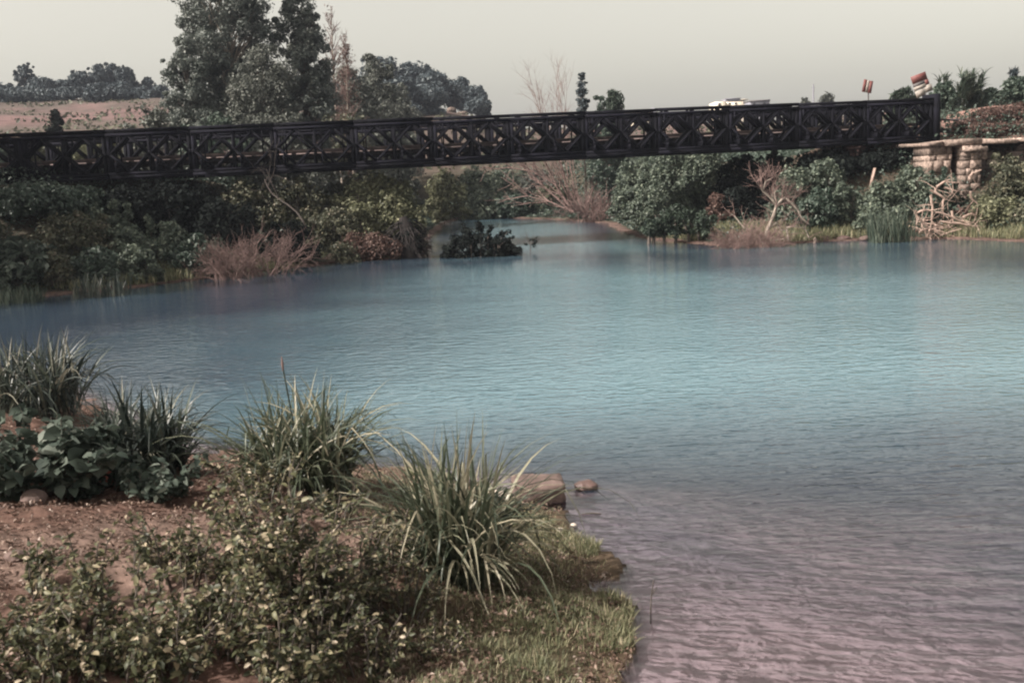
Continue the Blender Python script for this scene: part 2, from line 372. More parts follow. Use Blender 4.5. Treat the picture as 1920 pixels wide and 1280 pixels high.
def twigs(mb, base, dirv, L, r, depth, spread=.6, nb=3, grav=0.0, k=4, wob=.12):
    dirv = np.array(dirv, float); dirv /= np.linalg.norm(dirv); n = 5
    pts = [np.array(base, float)]; d = dirv.copy()
    for i in range(n - 1):
        d = d + rs.normal(size=3) * wob; d[2] -= grav; d /= np.linalg.norm(d); pts.append(pts[-1] + d * L / (n - 1))
    mb.tube(pts, np.linspace(r, r * .55, n), k)
    if depth > 0:
        for b in range(nb):
            i = rs.randint(2, n); nd = d + rs.normal(size=3) * spread
            twigs(mb, pts[i], nd, L * rs.uniform(.5, .8), r * .55, depth - 1, spread, nb, grav, max(3, k - 1), wob)

def blade(mb, base, az, L, w_, lean, bend, rnd, kink=None, n=8):
    """one arching strap leaf with a V section"""
    d = np.array([math.cos(az), math.sin(az), 0.0]); sd = np.array([-math.sin(az), math.cos(az), 0.0])
    p = np.array(base, float); ang = lean; P_ = [p.copy()]; A = [ang]
    for i in range(n):
        ang += bend / n * (0.4 + 1.2 * i / n)
        if kink and i == kink: ang += .9 + rs.rand() * .8
        ang = min(ang, 2.95)
        p = p + (d * math.sin(ang) + np.array([0, 0, math.cos(ang)])) * L / n
        if p[2] < -.0 and n > 3: p[2] = max(p[2], -.02)
        P_.append(p.copy()); A.append(ang)
    P_ = np.array(P_); A = np.array(A); t = np.linspace(0, 1, n + 1)
    ww = w_ * np.minimum(1, (1 - t) * 2.2 + .04) * (.55 + .45 * np.minimum(1, t * 4))
    tw = rs.uniform(-.5, .5)
    nn = np.stack([-np.cos(A) * d[0], -np.cos(A) * d[1], np.sin(A)], 1)
    side = sd[None] * math.cos(tw) + nn * math.sin(tw); lift = nn * .25 * ww[:, None]
    v = np.stack([P_ - side * ww[:, None] / 2 + lift, P_, P_ + side * ww[:, None] / 2 + lift], 1).reshape(-1, 3)
    i = np.arange(n)[:, None] * 3; j = np.array([0, 1])[None]
    q = np.stack([i + j, i + j + 1, i + 3 + j + 1, i + 3 + j], -1).reshape(-1, 4)
    mb.add(v, q, rq=rnd)

def blade_clump(label, px, py, ytop, wpx, nb, lm, name='grass_clump', wid=.022, tall=None, group='clumps of strap-leaved grass on the near bank', dead=.12, stalks=0):
    b = ground_hit(px, py); Yd = b[1]
    top = P(px, ytop, Yd); H = top[2] - b[2]; rad = wpx / F * Yd / 2
    o = thing(name, label, 'grass clump', b, group)
    mb = MB()
    for i in range(nb):
        az = rs.rand() * 6.283; q = rs.rand() ** .5 * rad * .45; a2 = rs.rand() * 6.283
        base = (math.cos(a2) * q, math.sin(a2) * q, -.03 - .1 * q)
        out_ = rs.rand() ** .8
        upr = rs.rand() < .16
        L = H * (rs.uniform(.85, 1.1) if upr else rs.uniform(.65, 1.1) * (1 + .3 * out_))
        lean = .03 + (.12 if upr else .62) * out_ * rs.uniform(.4, 1.2); bend = rs.uniform(.1, .5) if upr else rs.uniform(.5, 1.4) + 1.6 * out_ * rs.rand()
        if math.sin(lean) * L > rad * 1.2: L *= .8
        tone = np.clip(rs.beta(1.6, 2.2), 0, 1)
        if rs.rand() < dead: tone = rs.uniform(.85, 1)
        blade(mb, base, az, L, wid * rs.uniform(.6, 1.25), lean, bend, tone, kink=rs.randint(3, 7) if rs.rand() < .22 else None)
    for i in range(nb // 5):      # withered leaves hanging at the foot
        az = rs.rand() * 6.283
        blade(mb, (0, 0, .0), az, H * rs.uniform(.5, .9), wid * .8, .5 + rs.rand() * .5, 1.6, rs.uniform(.8, 1))
    for i in range(nb // 3):      # short young leaves fill the heart of the clump
        az = rs.rand() * 6.283; q = rs.rand() ** .5 * rad * .45; a2 = rs.rand() * 6.283
        blade(mb, (math.cos(a2) * q, math.sin(a2) * q, -.03), az, H * rs.uniform(.3, .6), wid * .8, .1 + rs.rand() * .6, .8, rs.rand() * .35)
    mb.build('blades', LM[lm], o, rnd=True)
    if stalks:
        sb = MB(); hd = MB()
        for i in range(stalks):
            a = rs.uniform(-.12, .12, 2); h = H * rs.uniform(1.0, 1.12)
            sb.tube([(0, 0, 0), (a[0] * .5 * h, a[1] * .5 * h, h * .5), (a[0] * h, a[1] * h, h)], .006, 5)
            hd.tube([(a[0] * h, a[1] * h, h - .02), (a[0] * h * 1.02, a[1] * h, h + .03), (a[0] * h * 1.03, a[1] * h, h + .09)], [.007, .011, .003], 6)
        sb.build('stalk', LM[lm], o); hd.build('seed_head', REDTWIG, o, smoothf=True)
    return o

def leafy(label, px, py, ytop, wpx, nst, lm='fore', leaf=.05, name='leafy_shrub', group=None, nl=34, depthf=.8, cat='shrub', asp=.55):
    """upright stems with alternate rounded leaves, as the shrubs in the foreground"""
    b = ground_hit(px, py); Yd = b[1]; top = P(px, ytop, Yd); H = top[2] - b[2]; rad = wpx / F * Yd / 2
    o = thing(name, label, cat, b, group); sb = MB(); lb = MB()
    for i in range(nst):
        az = rs.rand() * 6.283; q = rs.rand() ** .5
        ex = np.array([math.cos(az) * rad * q, math.sin(az) * rad * q * depthf, H * (1 - .45 * q * rs.rand()) * rs.uniform(.5, 1.02)])
        bs = np.array([ex[0] * .35, ex[1] * .35, -.04]); n = 7; t = np.linspace(0, 1, n)[:, None]
        pts = bs + (ex - bs) * t + rs.normal(size=(n, 3)) * .012 * t; pts[:, 2] += np.sin(t[:, 0] * math.pi) * .04 * H
        sb.tube(pts, np.linspace(.008, .003, n), 4)
        segs = [pts]
        for s_ in range(rs.randint(3, 7)):      # side twigs
            k = rs.randint(2, n - 1); dd = rs.normal(size=3) * .6 + np.array([math.cos(az), math.sin(az), .8]); L = H * rs.uniform(.15, .35)
            tw = pts[k] + dd / np.linalg.norm(dd) * L * np.linspace(0, 1, 4)[:, None]; sb.tube(tw, np.linspace(.004, .0015, 4), 3); segs.append(tw)
        for sg in segs:
            m_ = nl if sg is pts else nl // 3
            tt = rs.uniform(.18, 1.02, m_); pp = np.stack([np.interp(tt, np.linspace(0, 1, len(sg)), sg[:, c]) for c in range(3)], 1)
            dirs = unit(m_) * np.array([1, 1, .5]); ll = leaf * rs.uniform(.4, 1.3, m_)
            pp = pp + dirs * ll[:, None] * .7
            nr = np.array([0, 0, .8]) + rs.normal(size=(m_, 3)) * .6
            ovals(lb, pp, nr, ll, asp, np.clip(rs.beta(1.3, 1.7, m_), 0, 1), dirs * 2)
    sb.build('stem', BARK, o); lb.build('foliage', LM[lm], o, rnd=True)
    return o

def rock(name, label, loc, dims, material, seed, rz=0, blocky=0.0, cat='rock', tilt=0):
    import bmesh
    bm = bmesh.new()
    if blocky:
        bmesh.ops.create_cube(bm, size=2); bmesh.ops.subdivide_edges(bm, edges=bm.edges[:], cuts=9, use_grid_fill=True)
    else:
        bmesh.ops.create_icosphere(bm, subdivisions=4, radius=1)
    rr = np.random.RandomState(seed); of = rr.rand(3) * 50
    from mathutils import noise
    for v in bm.verts:
        c = v.co.copy()
        if blocky:
            s_ = c.normalized() * 1.25; c = c * blocky + s_ * (1 - blocky)
        n_ = noise.fractal(c * 1.1 + Vector(of), 1, 2, 4); n2_ = noise.noise(c * 4 + Vector(of))
        c = c * (1 + .16 * n_ + .035 * n2_)
        v.co = Vector((c.x * dims[0] / 2, c.y * dims[1] / 2, c.z * dims[2] / 2))
    me = bpy.data.meshes.new(name); bm.to_mesh(me); bm.free(); me.materials.append(material)
    me.polygons.foreach_set('use_smooth', np.ones(len(me.polygons), bool))
    o = bpy.data.objects.new(name, me); COL.objects.link(o); o.location = loc; o.rotation_euler = (tilt, 0, rz)
    return prop(o, label, cat)

# ================================================================== SETTING: ground sheet and water
def polar_grid(fine=False):
    a = np.concatenate([np.linspace(-180, -62, 26)[:-1], np.linspace(-62, -32, 30)[:-1], np.linspace(-32, 32, 331), np.linspace(32, 62, 30)[1:], np.linspace(62, 180, 26)[1:]])
    r = np.concatenate([[0.02], np.geomspace(.9, 13, 150), np.linspace(13.15, 60, 190), np.geomspace(61, 420, 90), np.geomspace(460, 6000, 12)])
    A, Rr = np.meshgrid(np.radians(a), r, indexing='ij')
    return Rr * np.sin(A), Rr * np.cos(A)
GX, GY = polar_grid(); GZ = terrain(GX, GY)
na, nr_ = GX.shape
idx = np.arange(na * nr_).reshape(na, nr_)
quads = np.stack([idx[:-1, :-1], idx[:-1, 1:], idx[1:, 1:], idx[1:, :-1]], -1).reshape(-1, 4)[:, ::-1]
dN = sdist(NP, GX, GY); dF = sdist(FP, GX, GY)

# colour of the soil by place: red earth and sandy shore near, dry pink field on the hills, dark banks, deepened for shade under the bridge
nz = fbm(GX * .6 + 3, GY * .6, 4); nzs = fbm(GX * .06, GY * .06, 4)
def C(*c): return np.array(c)
col = np.zeros(GX.shape + (3,)); col[:] = C(.20, .135, .10)
red = C(.25, .150, .122); sand = C(.35, .285, .28); turf = C(.16, .135, .085)
pk = smooth(-.05, .12, fbm(GX * 1.7 + 31, GY * 1.7, 4))[..., None]; red = red * (1 - pk) + C(.33, .225, .19) * pk
wgrass = smooth(-1.0, .1, GX + 0.12 * (GY - 6) + nz * 1.6)[..., None]
nearc = red * (1 - wgrass) + turf * wgrass
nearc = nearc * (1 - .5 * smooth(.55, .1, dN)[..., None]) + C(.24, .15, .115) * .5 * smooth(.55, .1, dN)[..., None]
field = C(.145, .09, .088); fieldg = C(.09, .07, .062)
k = smooth(-.12, .14, nzs + .3 * nz)[..., None]
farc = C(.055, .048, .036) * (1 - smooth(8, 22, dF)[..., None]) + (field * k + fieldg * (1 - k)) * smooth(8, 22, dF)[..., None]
farc = np.where((np.abs(dF + .5 * nz) < .45)[..., None], C(.09, .06, .052), farc)
mm = np.exp(-(((GX - 24) / 6.5) ** 2 + ((GY - 52) / 6) ** 2))[..., None]
farc = farc * (1 - np.clip(mm * 1.3, 0, 1)) + C(.25, .15, .13) * np.clip(mm * 1.3, 0, 1)
weed = (smooth(-.22, .14, fbm(GX * .35 + 60, GY * .7 + 8, 4)) * smooth(5.2, 8.2, GY) * smooth(13.5, 10, GY))[..., None]
bedc = sand * (1 - weed * .6) + C(.075, .085, .125) * weed * .6
col = np.where((GZ < 0)[..., None], bedc, np.where((dN > dF)[..., None], nearc, farc))

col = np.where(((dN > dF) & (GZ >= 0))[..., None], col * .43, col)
gm = MB(); gm.add(np.stack([GX, GY, GZ], -1).reshape(-1, 3), quads)
M, t, b = mat('soil')
ca = t.nodes.new('ShaderNodeAttribute'); ca.attribute_name = 'soil'
tc = t.nodes.new('ShaderNodeTexCoord')
n1 = t.nodes.new('ShaderNodeTexNoise'); n1.inputs['Scale'].default_value = 9; n1.inputs['Detail'].default_value = 10; n1.inputs['Roughness'].default_value = .7
n2 = t.nodes.new('ShaderNodeTexNoise'); n2.inputs['Scale'].default_value = .55; n2.inputs['Detail'].default_value = 8
for n_ in (n1, n2): t.links.new(tc.outputs['Object'], n_.inputs['Vector'])
mr = t.nodes.new('ShaderNodeMapRange'); mr.inputs['From Min'].default_value = .3; mr.inputs['From Max'].default_value = .7; mr.inputs['To Min'].default_value = .32; mr.inputs['To Max'].default_value = 1.6
mr2 = t.nodes.new('ShaderNodeMapRange'); mr2.inputs['From Min'].default_value = .3; mr2.inputs['From Max'].default_value = .7; mr2.inputs['To Min'].default_value = .7; mr2.inputs['To Max'].default_value = 1.25
t.links.new(n1.outputs['Fac'], mr.inputs[0]); t.links.new(n2.outputs['Fac'], mr2.inputs[0])
mu = t.nodes.new('ShaderNodeMath'); mu.operation = 'MULTIPLY'; t.links.new(mr.outputs[0], mu.inputs[0]); t.links.new(mr2.outputs[0], mu.inputs[1])
vm = t.nodes.new('ShaderNodeVectorMath'); vm.operation = 'SCALE'; lr = t.nodes.new('ShaderNodeMix'); lr.data_type = 'FLOAT'; lr.inputs['A'].default_value = 1.0
t.links.new(ca.outputs['Alpha'], lr.inputs['Factor']); t.links.new(mu.outputs[0], lr.inputs['B'])
t.links.new(ca.outputs['Color'], vm.inputs[0]); t.links.new(lr.outputs['Result'], vm.inputs['Scale'])
t.links.new(vm.outputs[0], b.inputs['Base Color']); b.inputs['Roughness'].default_value = .95; b.inputs['Specular IOR Level'].default_value = .15
bp = t.nodes.new('ShaderNodeBump'); bp.inputs['Strength'].default_value = .7; bp.inputs['Distance'].default_value = .04
t.links.new(n1.outputs['Fac'], bp.inputs['Height']); t.links.new(bp.outputs[0], b.inputs['Normal'])
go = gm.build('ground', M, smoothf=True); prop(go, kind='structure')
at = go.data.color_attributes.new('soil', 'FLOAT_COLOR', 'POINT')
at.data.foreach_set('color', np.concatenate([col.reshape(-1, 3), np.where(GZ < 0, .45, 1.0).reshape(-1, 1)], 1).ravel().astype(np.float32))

# water sheet: same grid, flat at z = 0, cells that are land at all corners left out
wet = (GZ < 0.0)
wc = wet[:-1, :-1] | wet[1:, :-1] | wet[:-1, 1:] | wet[1:, 1:]
wm = MB(); wm.add(np.stack([GX, GY, np.zeros_like(GX)], -1).reshape(-1, 3), quads[wc.ravel()])
depth = np.clip(-GZ, 0, 3)
vdepth = depth + 2.4 * smooth(5.2, 14.5, GY + .10 * GX + 2.6 * fbm(GX * .25 + 3, GY * .4, 4)) ** 1.4
turb = 1 - np.exp(-np.maximum(vdepth - .15, 0) * 1.1)
turb *= smooth(0, .5, np.minimum(-dN, -dF))
M, t, b = mat('river_water')
t.nodes.remove(b); o_ = t.nodes['Material Output']
tb_ = t.nodes.new('ShaderNodeAttribute'); tb_.attribute_name = 'turbidity'
tc = t.nodes.new('ShaderNodeTexCoord')
def wn(sx, sy, sc, det, dist=0.0):
    mp = t.nodes.new('ShaderNodeMapping'); mp.inputs['Scale'].default_value = (sx, sy, 1); mp.inputs['Rotation'].default_value = (0, 0, math.radians(-6))
    n_ = t.nodes.new('ShaderNodeTexNoise'); n_.inputs['Scale'].default_value = sc; n_.inputs['Detail'].default_value = det; n_.inputs['Distortion'].default_value = dist
    t.links.new(tc.outputs['Object'], mp.inputs[0]); t.links.new(mp.outputs[0], n_.inputs['Vector']); return n_
wa = wn(.80, 1.25, 4.6, 2.6, .3); wb = wn(.7, 1.0, .45, 4); wcn = wn(.6, 1.1, 11.0, 2, .5)
def math_(op, a_, b_):
    n_ = t.nodes.new('ShaderNodeMath'); n_.operation = op
    for i, x in enumerate((a_, b_)):
        if isinstance(x, (int, float)): n_.inputs[i].default_value = x
        else: t.links.new(x, n_.inputs[i])
    return n_.outputs[0]
wnear = wn(.24, 1.25, 6.0, 2.0, .2)
gp_ = t.nodes.new('ShaderNodeNewGeometry'); sx_ = t.nodes.new('ShaderNodeSeparateXYZ'); t.links.new(gp_.outputs['Position'], sx_.inputs[0])
mrn = t.nodes.new('ShaderNodeMapRange'); mrn.inputs['From Min'].default_value = 7; mrn.inputs['From Max'].default_value = 14; t.links.new(sx_.outputs['Y'], mrn.inputs[0])
mxn = t.nodes.new('ShaderNodeMix'); mxn.data_type = 'FLOAT'; t.links.new(mrn.outputs[0], mxn.inputs['Factor']); t.links.new(wnear.outputs['Fac'], mxn.inputs['A']); t.links.new(wa.outputs['Fac'], mxn.inputs['B'])
hgt = math_('ADD', math_('MULTIPLY', mxn.outputs['Result'], math_('ADD', math_('MULTIPLY', wb.outputs['Fac'], 1.6), -.25)), math_('MULTIPLY', wcn.outputs['Fac'], .22))
bp = t.nodes.new('ShaderNodeBump'); bp.inputs['Strength'].default_value = 1.0; bp.inputs['Distance'].default_value = .05
t.links.new(hgt, bp.inputs['Height'])
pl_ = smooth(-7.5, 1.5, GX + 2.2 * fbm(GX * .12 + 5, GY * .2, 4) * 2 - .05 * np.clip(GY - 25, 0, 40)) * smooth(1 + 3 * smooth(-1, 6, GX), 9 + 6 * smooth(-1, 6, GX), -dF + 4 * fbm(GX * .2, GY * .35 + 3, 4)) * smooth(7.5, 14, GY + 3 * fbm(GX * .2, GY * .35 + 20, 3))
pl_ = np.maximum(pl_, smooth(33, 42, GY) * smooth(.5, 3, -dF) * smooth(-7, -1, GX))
rip = smooth(5.5, 12, GY) * .52 + .48
rip0 = rip; rip = rip * (.24 + .76 * smooth(1.0, 11.0, -dF + 3 * fbm(GX * .15, GY * .3 + 7, 3)) * smooth(-12, -3, GX + .25 * (GY - 20) + 5 * fbm(GX * .2, GY * .3, 3)))
rip = np.maximum(rip, .75 * smooth(37, 45, GY))
rpa = t.nodes.new('ShaderNodeAttribute'); rpa.attribute_name = 'ripple'; t.links.new(math_('MULTIPLY', rpa.outputs['Fac'], 1.0), bp.inputs['Strength'])
pla = t.nodes.new('ShaderNodeAttribute'); pla.attribute_name = 'silt_and_reflection'
# silt: milky turquoise current; darkening by the banks paints their dark reflections
silt_and_reflection = wn(1, 1, .10, 4, .8)
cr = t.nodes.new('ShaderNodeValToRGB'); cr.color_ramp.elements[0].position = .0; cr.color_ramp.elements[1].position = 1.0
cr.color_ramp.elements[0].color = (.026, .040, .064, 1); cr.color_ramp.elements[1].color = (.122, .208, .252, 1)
t.links.new(math_('ADD', pla.outputs['Fac'], math_('MULTIPLY', math_('SUBTRACT', silt_and_reflection.outputs['Fac'], .5), .8)), cr.inputs[0])
body = t.nodes.new('ShaderNodeBsdfDiffuse'); t.links.new(cr.outputs[0], body.inputs[0])
clear = t.nodes.new('ShaderNodeBsdfTransparent'); clear.inputs[0].default_value = (.90, .88, .95, 1)
mixb = t.nodes.new('ShaderNodeMixShader'); t.links.new(tb_.outputs['Fac'], mixb.inputs[0]); t.links.new(clear.outputs[0], mixb.inputs[1]); t.links.new(body.outputs[0], mixb.inputs[2])
gl = t.nodes.new('ShaderNodeBsdfGlossy'); gl.inputs['Roughness'].default_value = .06; gl.inputs[0].default_value = (1, 1, 1, 1)
fr = t.nodes.new('ShaderNodeFresnel'); fr.inputs[0].default_value = 1.33
for n_ in (gl, fr): t.links.new(bp.outputs[0], n_.inputs['Normal'])
mx = t.nodes.new('ShaderNodeMixShader'); t.links.new(fr.outputs[0], mx.inputs[0]); t.links.new(mixb.outputs[0], mx.inputs[1]); t.links.new(gl.outputs[0], mx.inputs[2])
t.links.new(mx.outputs[0], o_.inputs[0])
wo = wm.build('water', M, smoothf=True); prop(wo, kind='structure')
at = wo.data.attributes.new('turbidity', 'FLOAT', 'POINT')
at.data.foreach_set('value', turb.ravel().astype(np.float32))
at = wo.data.attributes.new('ripple', 'FLOAT', 'POINT'); at.data.foreach_set('value', rip.ravel().astype(np.float32))
at = wo.data.attributes.new('silt_and_reflection', 'FLOAT', 'POINT'); at.data.foreach_set('value', pl_.ravel().astype(np.float32))

# ================================================================== BRIDGE
BL = P(0, 347, 39.6); BR = P(1748, 265, 46.2)
e = BR - BL; e /= np.linalg.norm(e); s_ = np.array([-e[1], e[0], 0]); s_ /= np.linalg.norm(s_); nup = np.cross(e, s_)
NPAN = 15; PL = 3.05
org = BR - e * NPAN * PL
bridge = thing('truss_bridge', 'long dark steel panel truss bridge spanning the river from bank to bank', 'bridge', org)
bm4 = Matrix.Identity(4)
for i in range(3): bm4[i][0] = e[i]; bm4[i][1] = s_[i]; bm4[i][2] = nup[i]; bm4[i][3] = org[i]
bridge.matrix_world = bm4
def panel_mesh():
    p = MB(); zb, zt = .15, 1.68; zm = (zb + zt) / 2
    for z in (zb + .05, zt - .05):
        p.box(.01, PL - .01, -.07, -.02, z - .05, z + .05); p.box(.01, PL - .01, .02, .07, z - .05, z + .05)
        p.box(.012, PL - .012, -.018, .018, z - .02, z + .02)
    for x, wd in ((.075, .13), (PL / 2, .11), (PL - .075, .13)):
        p.box(x - wd / 2, x + wd / 2, -.045, .045, zb + .1, zt - .1)
    for a in (.12, PL / 2 + .045):
        b_ = a + PL / 2 - .165; c = (a + b_) / 2
        for u, v in (((a, zm), (c, zt - .1)), ((c, zt - .1), (b_, zm)), ((b_, zm), (c, zb + .1)), ((c, zb + .1), (a, zm))):
            p.bar((u[0], 0, u[1]), (v[0], 0, v[1]), .09, .11, (0, 1, 0))
        for z in (zt - .14, zb + .14): p.box(c - .15, c + .15, -.014, .014, z - .07, z + .07)
    for x in (.065, PL - .065, PL / 2): p.box(x - .075, x + .075, -.052, .052, zm - .09, zm + .09)
    return p.mesh('truss_panel', STEEL)
pm = panel_mesh()
for yy in (0, .23, .68, 4.72, 5.17, 5.40):
    for i in range(NPAN):
        o = bpy.data.objects.new('truss_panel', pm); COL.objects.link(o); o.parent = bridge
        o.location = (i * PL, yy + R.uniform(-.006, .006), R.uniform(-.006, .006))
for yy in (0, .23, .68, 4.72, 5.17, 5.40):
    rc = MB()
    for i in range(NPAN):
        dz = R.uniform(0, .05); off = R.uniform(-.35, .35)
        if True:
            hw = .063 + .004 * (i % 2); rc.box(i * PL - .02, (i + 1) * PL + .02, yy - hw, yy + hw, 1.695 + dz, 1.80 + dz)
        rc.box(i * PL - .02, (i + 1) * PL + .02, yy - hw, yy + hw, .008 + .004 * (i % 2), .125 + .003 * (i % 2))
        for k in range(3):
            x = i * PL + .4 + k * 1.1; rc.box(x - .05, x + .05, yy - .03, yy + .03, 1.68, 1.70 + dz); rc.box(x - .05, x + .05, yy - .03, yy + .03, .12, .155)
    rc.build('reinforcing_chord', STEEL, bridge)
bf = MB()
for x in (.44, 2.6): bf.box(x - .022, x + .022, -.05, .05, .16, 1.66)
bf.box(.42, 2.62, -.03, .03, 1.50, 1.545); bf.box(.42, 2.62, -.03, .03, .25, .295)
bfm = bf.mesh('bracing_frame', STEEL)
for yy in (.45,):
    for i in range(NPAN):
        o = bpy.data.objects.new('bracing_frame', bfm); COL.objects.link(o); o.parent = bridge; o.location = (i * PL, yy, 0)
tm = MB(); tm.box(-.06, .06, -.32, 5.72, .26, .275); tm.box(-.06, .06, -.32, 5.72, .49, .505); tm.box(-.015, .015, -.32, 5.72, .275, .49)
tmesh = tm.mesh('transom', STEEL)
for i in range(NPAN):
    for x in (.33, 1.78):
        o = bpy.data.objects.new('transom', tmesh); COL.objects.link(o); o.parent = bridge; o.location = (i * PL + x, 0, 0)
dk = MB()
for k in range(7): y = 1.05 + k * .5; dk.box(0, NPAN * PL, y - .05, y + .05, .508, .60)
for i in range(int(NPAN * PL / .23)):
    dk.box(i * .23, i * .23 + .215, .95, 4.45, .603, .66 + R.uniform(0, .008))
dk.build('deck', DECKM, bridge)
for y in (1.0, 4.3):
    kb = MB()
    for i in range(NPAN): kb.box(i * PL + .01, (i + 1) * PL - .01, y - .07, y + .07, .71 + R.uniform(-.01, .01), .83)
    for i in range(NPAN * 2): kb.box(i * 1.525 + .6, i * 1.525 + .78, y - .08, y + .08, .66, .71)
    kb.build('kerb', KERBM, bridge)
for sg in (1, -1):
    rk = MB(); rk.bar((0, 0, .49), (0, sg * .75, 1.55), .05, .05, (1, 0, 0)); rk.box(-.05, .05, -.05, .05, .49, .60); rkm = rk.mesh('raker', STEEL)
    for i in range(NPAN):
        for x in (.33, 1.78):
            o = bpy.data.objects.new('raker', rkm); COL.objects.link(o); o.parent = bridge; o.location = (i * PL + x, -.18 if sg == 1 else 5.58, 0)
for y in (.34, 5.06):
    ep = MB(); x = NPAN * PL
    ep.box(x + .03, x + .27, y - .5, y + .5, 0, 1.98); ep.box(x + .272, x + .42, y - .12, y + .12, 0, 1.7)
    ep.box(x - .15, x + .55, y - .55, y + .55, -.16, -.02)
    ep.build('end_post', STEEL, bridge)
ar = MB(); x = NPAN * PL
for k in range(5): ar.bar((x + .5, 1.1 + k * .8, .5), (x + 4.5, 1.1 + k * .8, .25), .12, .2)
ar.bar((x + .5, 1.0, .95), (x + 4.6, 1.0, .75), .06, .09)
for k in range(4): ar.bar((x + .8 + k * 1.2, 1.0, 0), (x + .8 + k * 1.2, 1.0, .9 - .05 * k), .07, .07, (0, 1, 0))
ar.build('approach_ramp', DECKM, bridge)

# brick pier of an earlier bridge, seen under the right end of the truss
def masonry(mb, x0, x1, z0, z1, y0, y1, course, blen, jit=.02, skip=None, M=None, proud=.03):
    z = z0; row = 0
    while z < z1 - .02:
        h = min(course * rs.uniform(.6, 1.5), z1 - z); x = x0 - (row % 2) * blen * .4
        while x < x1:
            L = blen * rs.uniform(.45, 1.6); a, b_ = max(x, x0), min(x + L, x1)
            if b_ - a > .05 and not (skip and skip((a + b_) / 2, z + h / 2)):
                mb.box(a - .006, b_ + .006, y0 - rs.uniform(0, proud), y1 + rs.uniform(0, .01), z - .006, z + h + .006, jit=jit * .5, M=M)
            x += L
        z += h; row += 1
q = P(1603, 300, 46.9); gz = hz(q[0], q[1])
bp_ = thing('brick_pier', 'reddish brick pier standing in shade under the bridge near its right end', 'pier', (q[0], q[1], gz))
mb = MB(); topz = P(1603, 279, 46.9)[2] - gz
masonry(mb, -.32, .32, -.2, topz, -.3, .3, .15, .28, .02, proud=.02); mb.build('shaft', BRICK, bp_)
mb = MB(); mb.box(-.4, .36, -.34, .34, topz + .002, topz + .12, jit=.03); mb.build('cap', BRICK, bp_)
q = P(1632, 325, 43.6)
pl = MB(); pl.bar((0, 0, -.55), (.2, .06, .2), .13, .05)
o = pl.build('plank', PALEWOOD, None, (q[0], q[1], q[2])); prop(o, 'pale broken plank leaning upright in the dark hollow under the bridge', 'plank')

# ruined stone abutment at the right
RY = 43.0
q0 = P(1737, 330, RY); rgz = .75
ruin = thing('stone_ruin', 'ruined stone abutment with flat slab, square pillar and dark broken openings', 'ruin', (q0[0], RY, rgz))
def rx(px): return P(px, 300, RY)[0] - q0[0]
def rz(py, px=1830): return P(px, py, RY)[2] - rgz
mb = MB(); masonry(mb, rx(1741), rx(1784), rz(322, 1760), rz(270, 1760), 0, 1.6, .33, .36, .02, proud=.025); mb.box(rx(1740), rx(1783), .05, 1.5, -.5, rz(321, 1760)); mb.build('pier', STONE, ruin)
mb = MB(); masonry(mb, rx(1797), rx(1830), -.5, rz(273), -.45, .6, .23, .27, .02, proud=.025); mb.build('pillar', STONE, ruin)
hole = lambda x, z: (rx(1847) + .1 * rs.rand() < x < rx(1908)) and z > rz(313) + .12 * rs.rand()
mb = MB(); masonry(mb, rx(1833), rx(1990), -.5, rz(273), .15, .6, .24, .45, .04, skip=hole, proud=.03); mb.build('wall', STONE_SHADED, ruin)
mb = MB(); x = rx(1733)
while x < rx(2010):
    L = rs.uniform(.7, 1.5); mb.box(x, x + L - .03, -.35 + rs.uniform(-.2, .2), 3.2, rz(270) + rs.uniform(-.03, .02), rz(263) + rs.uniform(-.03, .05), jit=.05); x += L
mb.build('slab', STONE, ruin)
mb = MB(); mb.box(rx(1786), rx(1990), 3.2, 3.6, -.5, rz(272) - .04); mb.box(rx(1990), rx(2000), .6, 3.2, -.5, rz(273) - .04); mb.build('rear_wall', STONE_SHADED, ruin)
mb = MB(); mb.box(rx(1797), rx(1838), -.7, -.2, rz(283), rz(276), jit=.04); mb.box(rx(1830), rx(1843), -.35, .14, rz(300), rz(276), jit=.03); mb.build('corbel', STONE, ruin)
q = P(1874, 305, RY - .1)
rock('stone_block', 'pale loose stone block lying in the dark hole of the ruined wall', (q[0], RY + .3, q[2] - .1), (.5, .5, .42), PALEROCK, 12, .5, .75, 'stone block', .3)

# warning signs by the bridge end
q = P(1626, 162, 60); gz = hz(q[0], 60)
sg = thing('road_sign', 'small red warning board with pale middle strip on thin post above bridge', 'sign', (q[0], 60, gz)); h = q[2] - gz
mb = MB(); mb.tube([(.1, 0, -.2), (.06, 0, h)], .035, 8); mb.build('post', POSTM, sg, smoothf=True)
a_ = math.radians(10); Mx = (np.array([[math.cos(a_), 0, math.sin(a_)], [0, 1, 0], [-math.sin(a_), 0, math.cos(a_)]]), np.array([0, -.06, h]))
mb = MB(); mb.box(-.26, -.09, -.02, .01, -.34, .34, M=Mx); mb.box(.07, .26, -.02, .01, -.36, .30, M=Mx); mb.build('red_panel', SIGNRED, sg)
mb = MB(); mb.box(-.088, .068, -.015, .008, -.35, .31, M=Mx); mb.build('pale_strip', SIGNWHITE, sg)
q = P(1727, 160, 54); gz = hz(q[0], 54)
sg = thing('road_sign', 'large tilted red and white sign board leaning at the bridge end', 'sign', (q[0], 54, gz)); h = q[2] - gz
a_ = math.radians(-19); Mx = (np.array([[math.cos(a_), 0, math.sin(a_)], [0, 1, 0], [-math.sin(a_), 0, math.cos(a_)]]), np.array([0, -.07, h]))
mb = MB(); mb.tube([(.25, 0, -.2), (.02, 0, h + .3)], .04, 8); mb.build('post', POSTM, sg, smoothf=True)
mb = MB(); mb.box(-.40, .36, -.03, .01, .20, .56, M=Mx); mb.box(.19, .38, -.028, .01, -.08, .165, M=Mx); mb.build('red_panel', SIGNRED, sg)
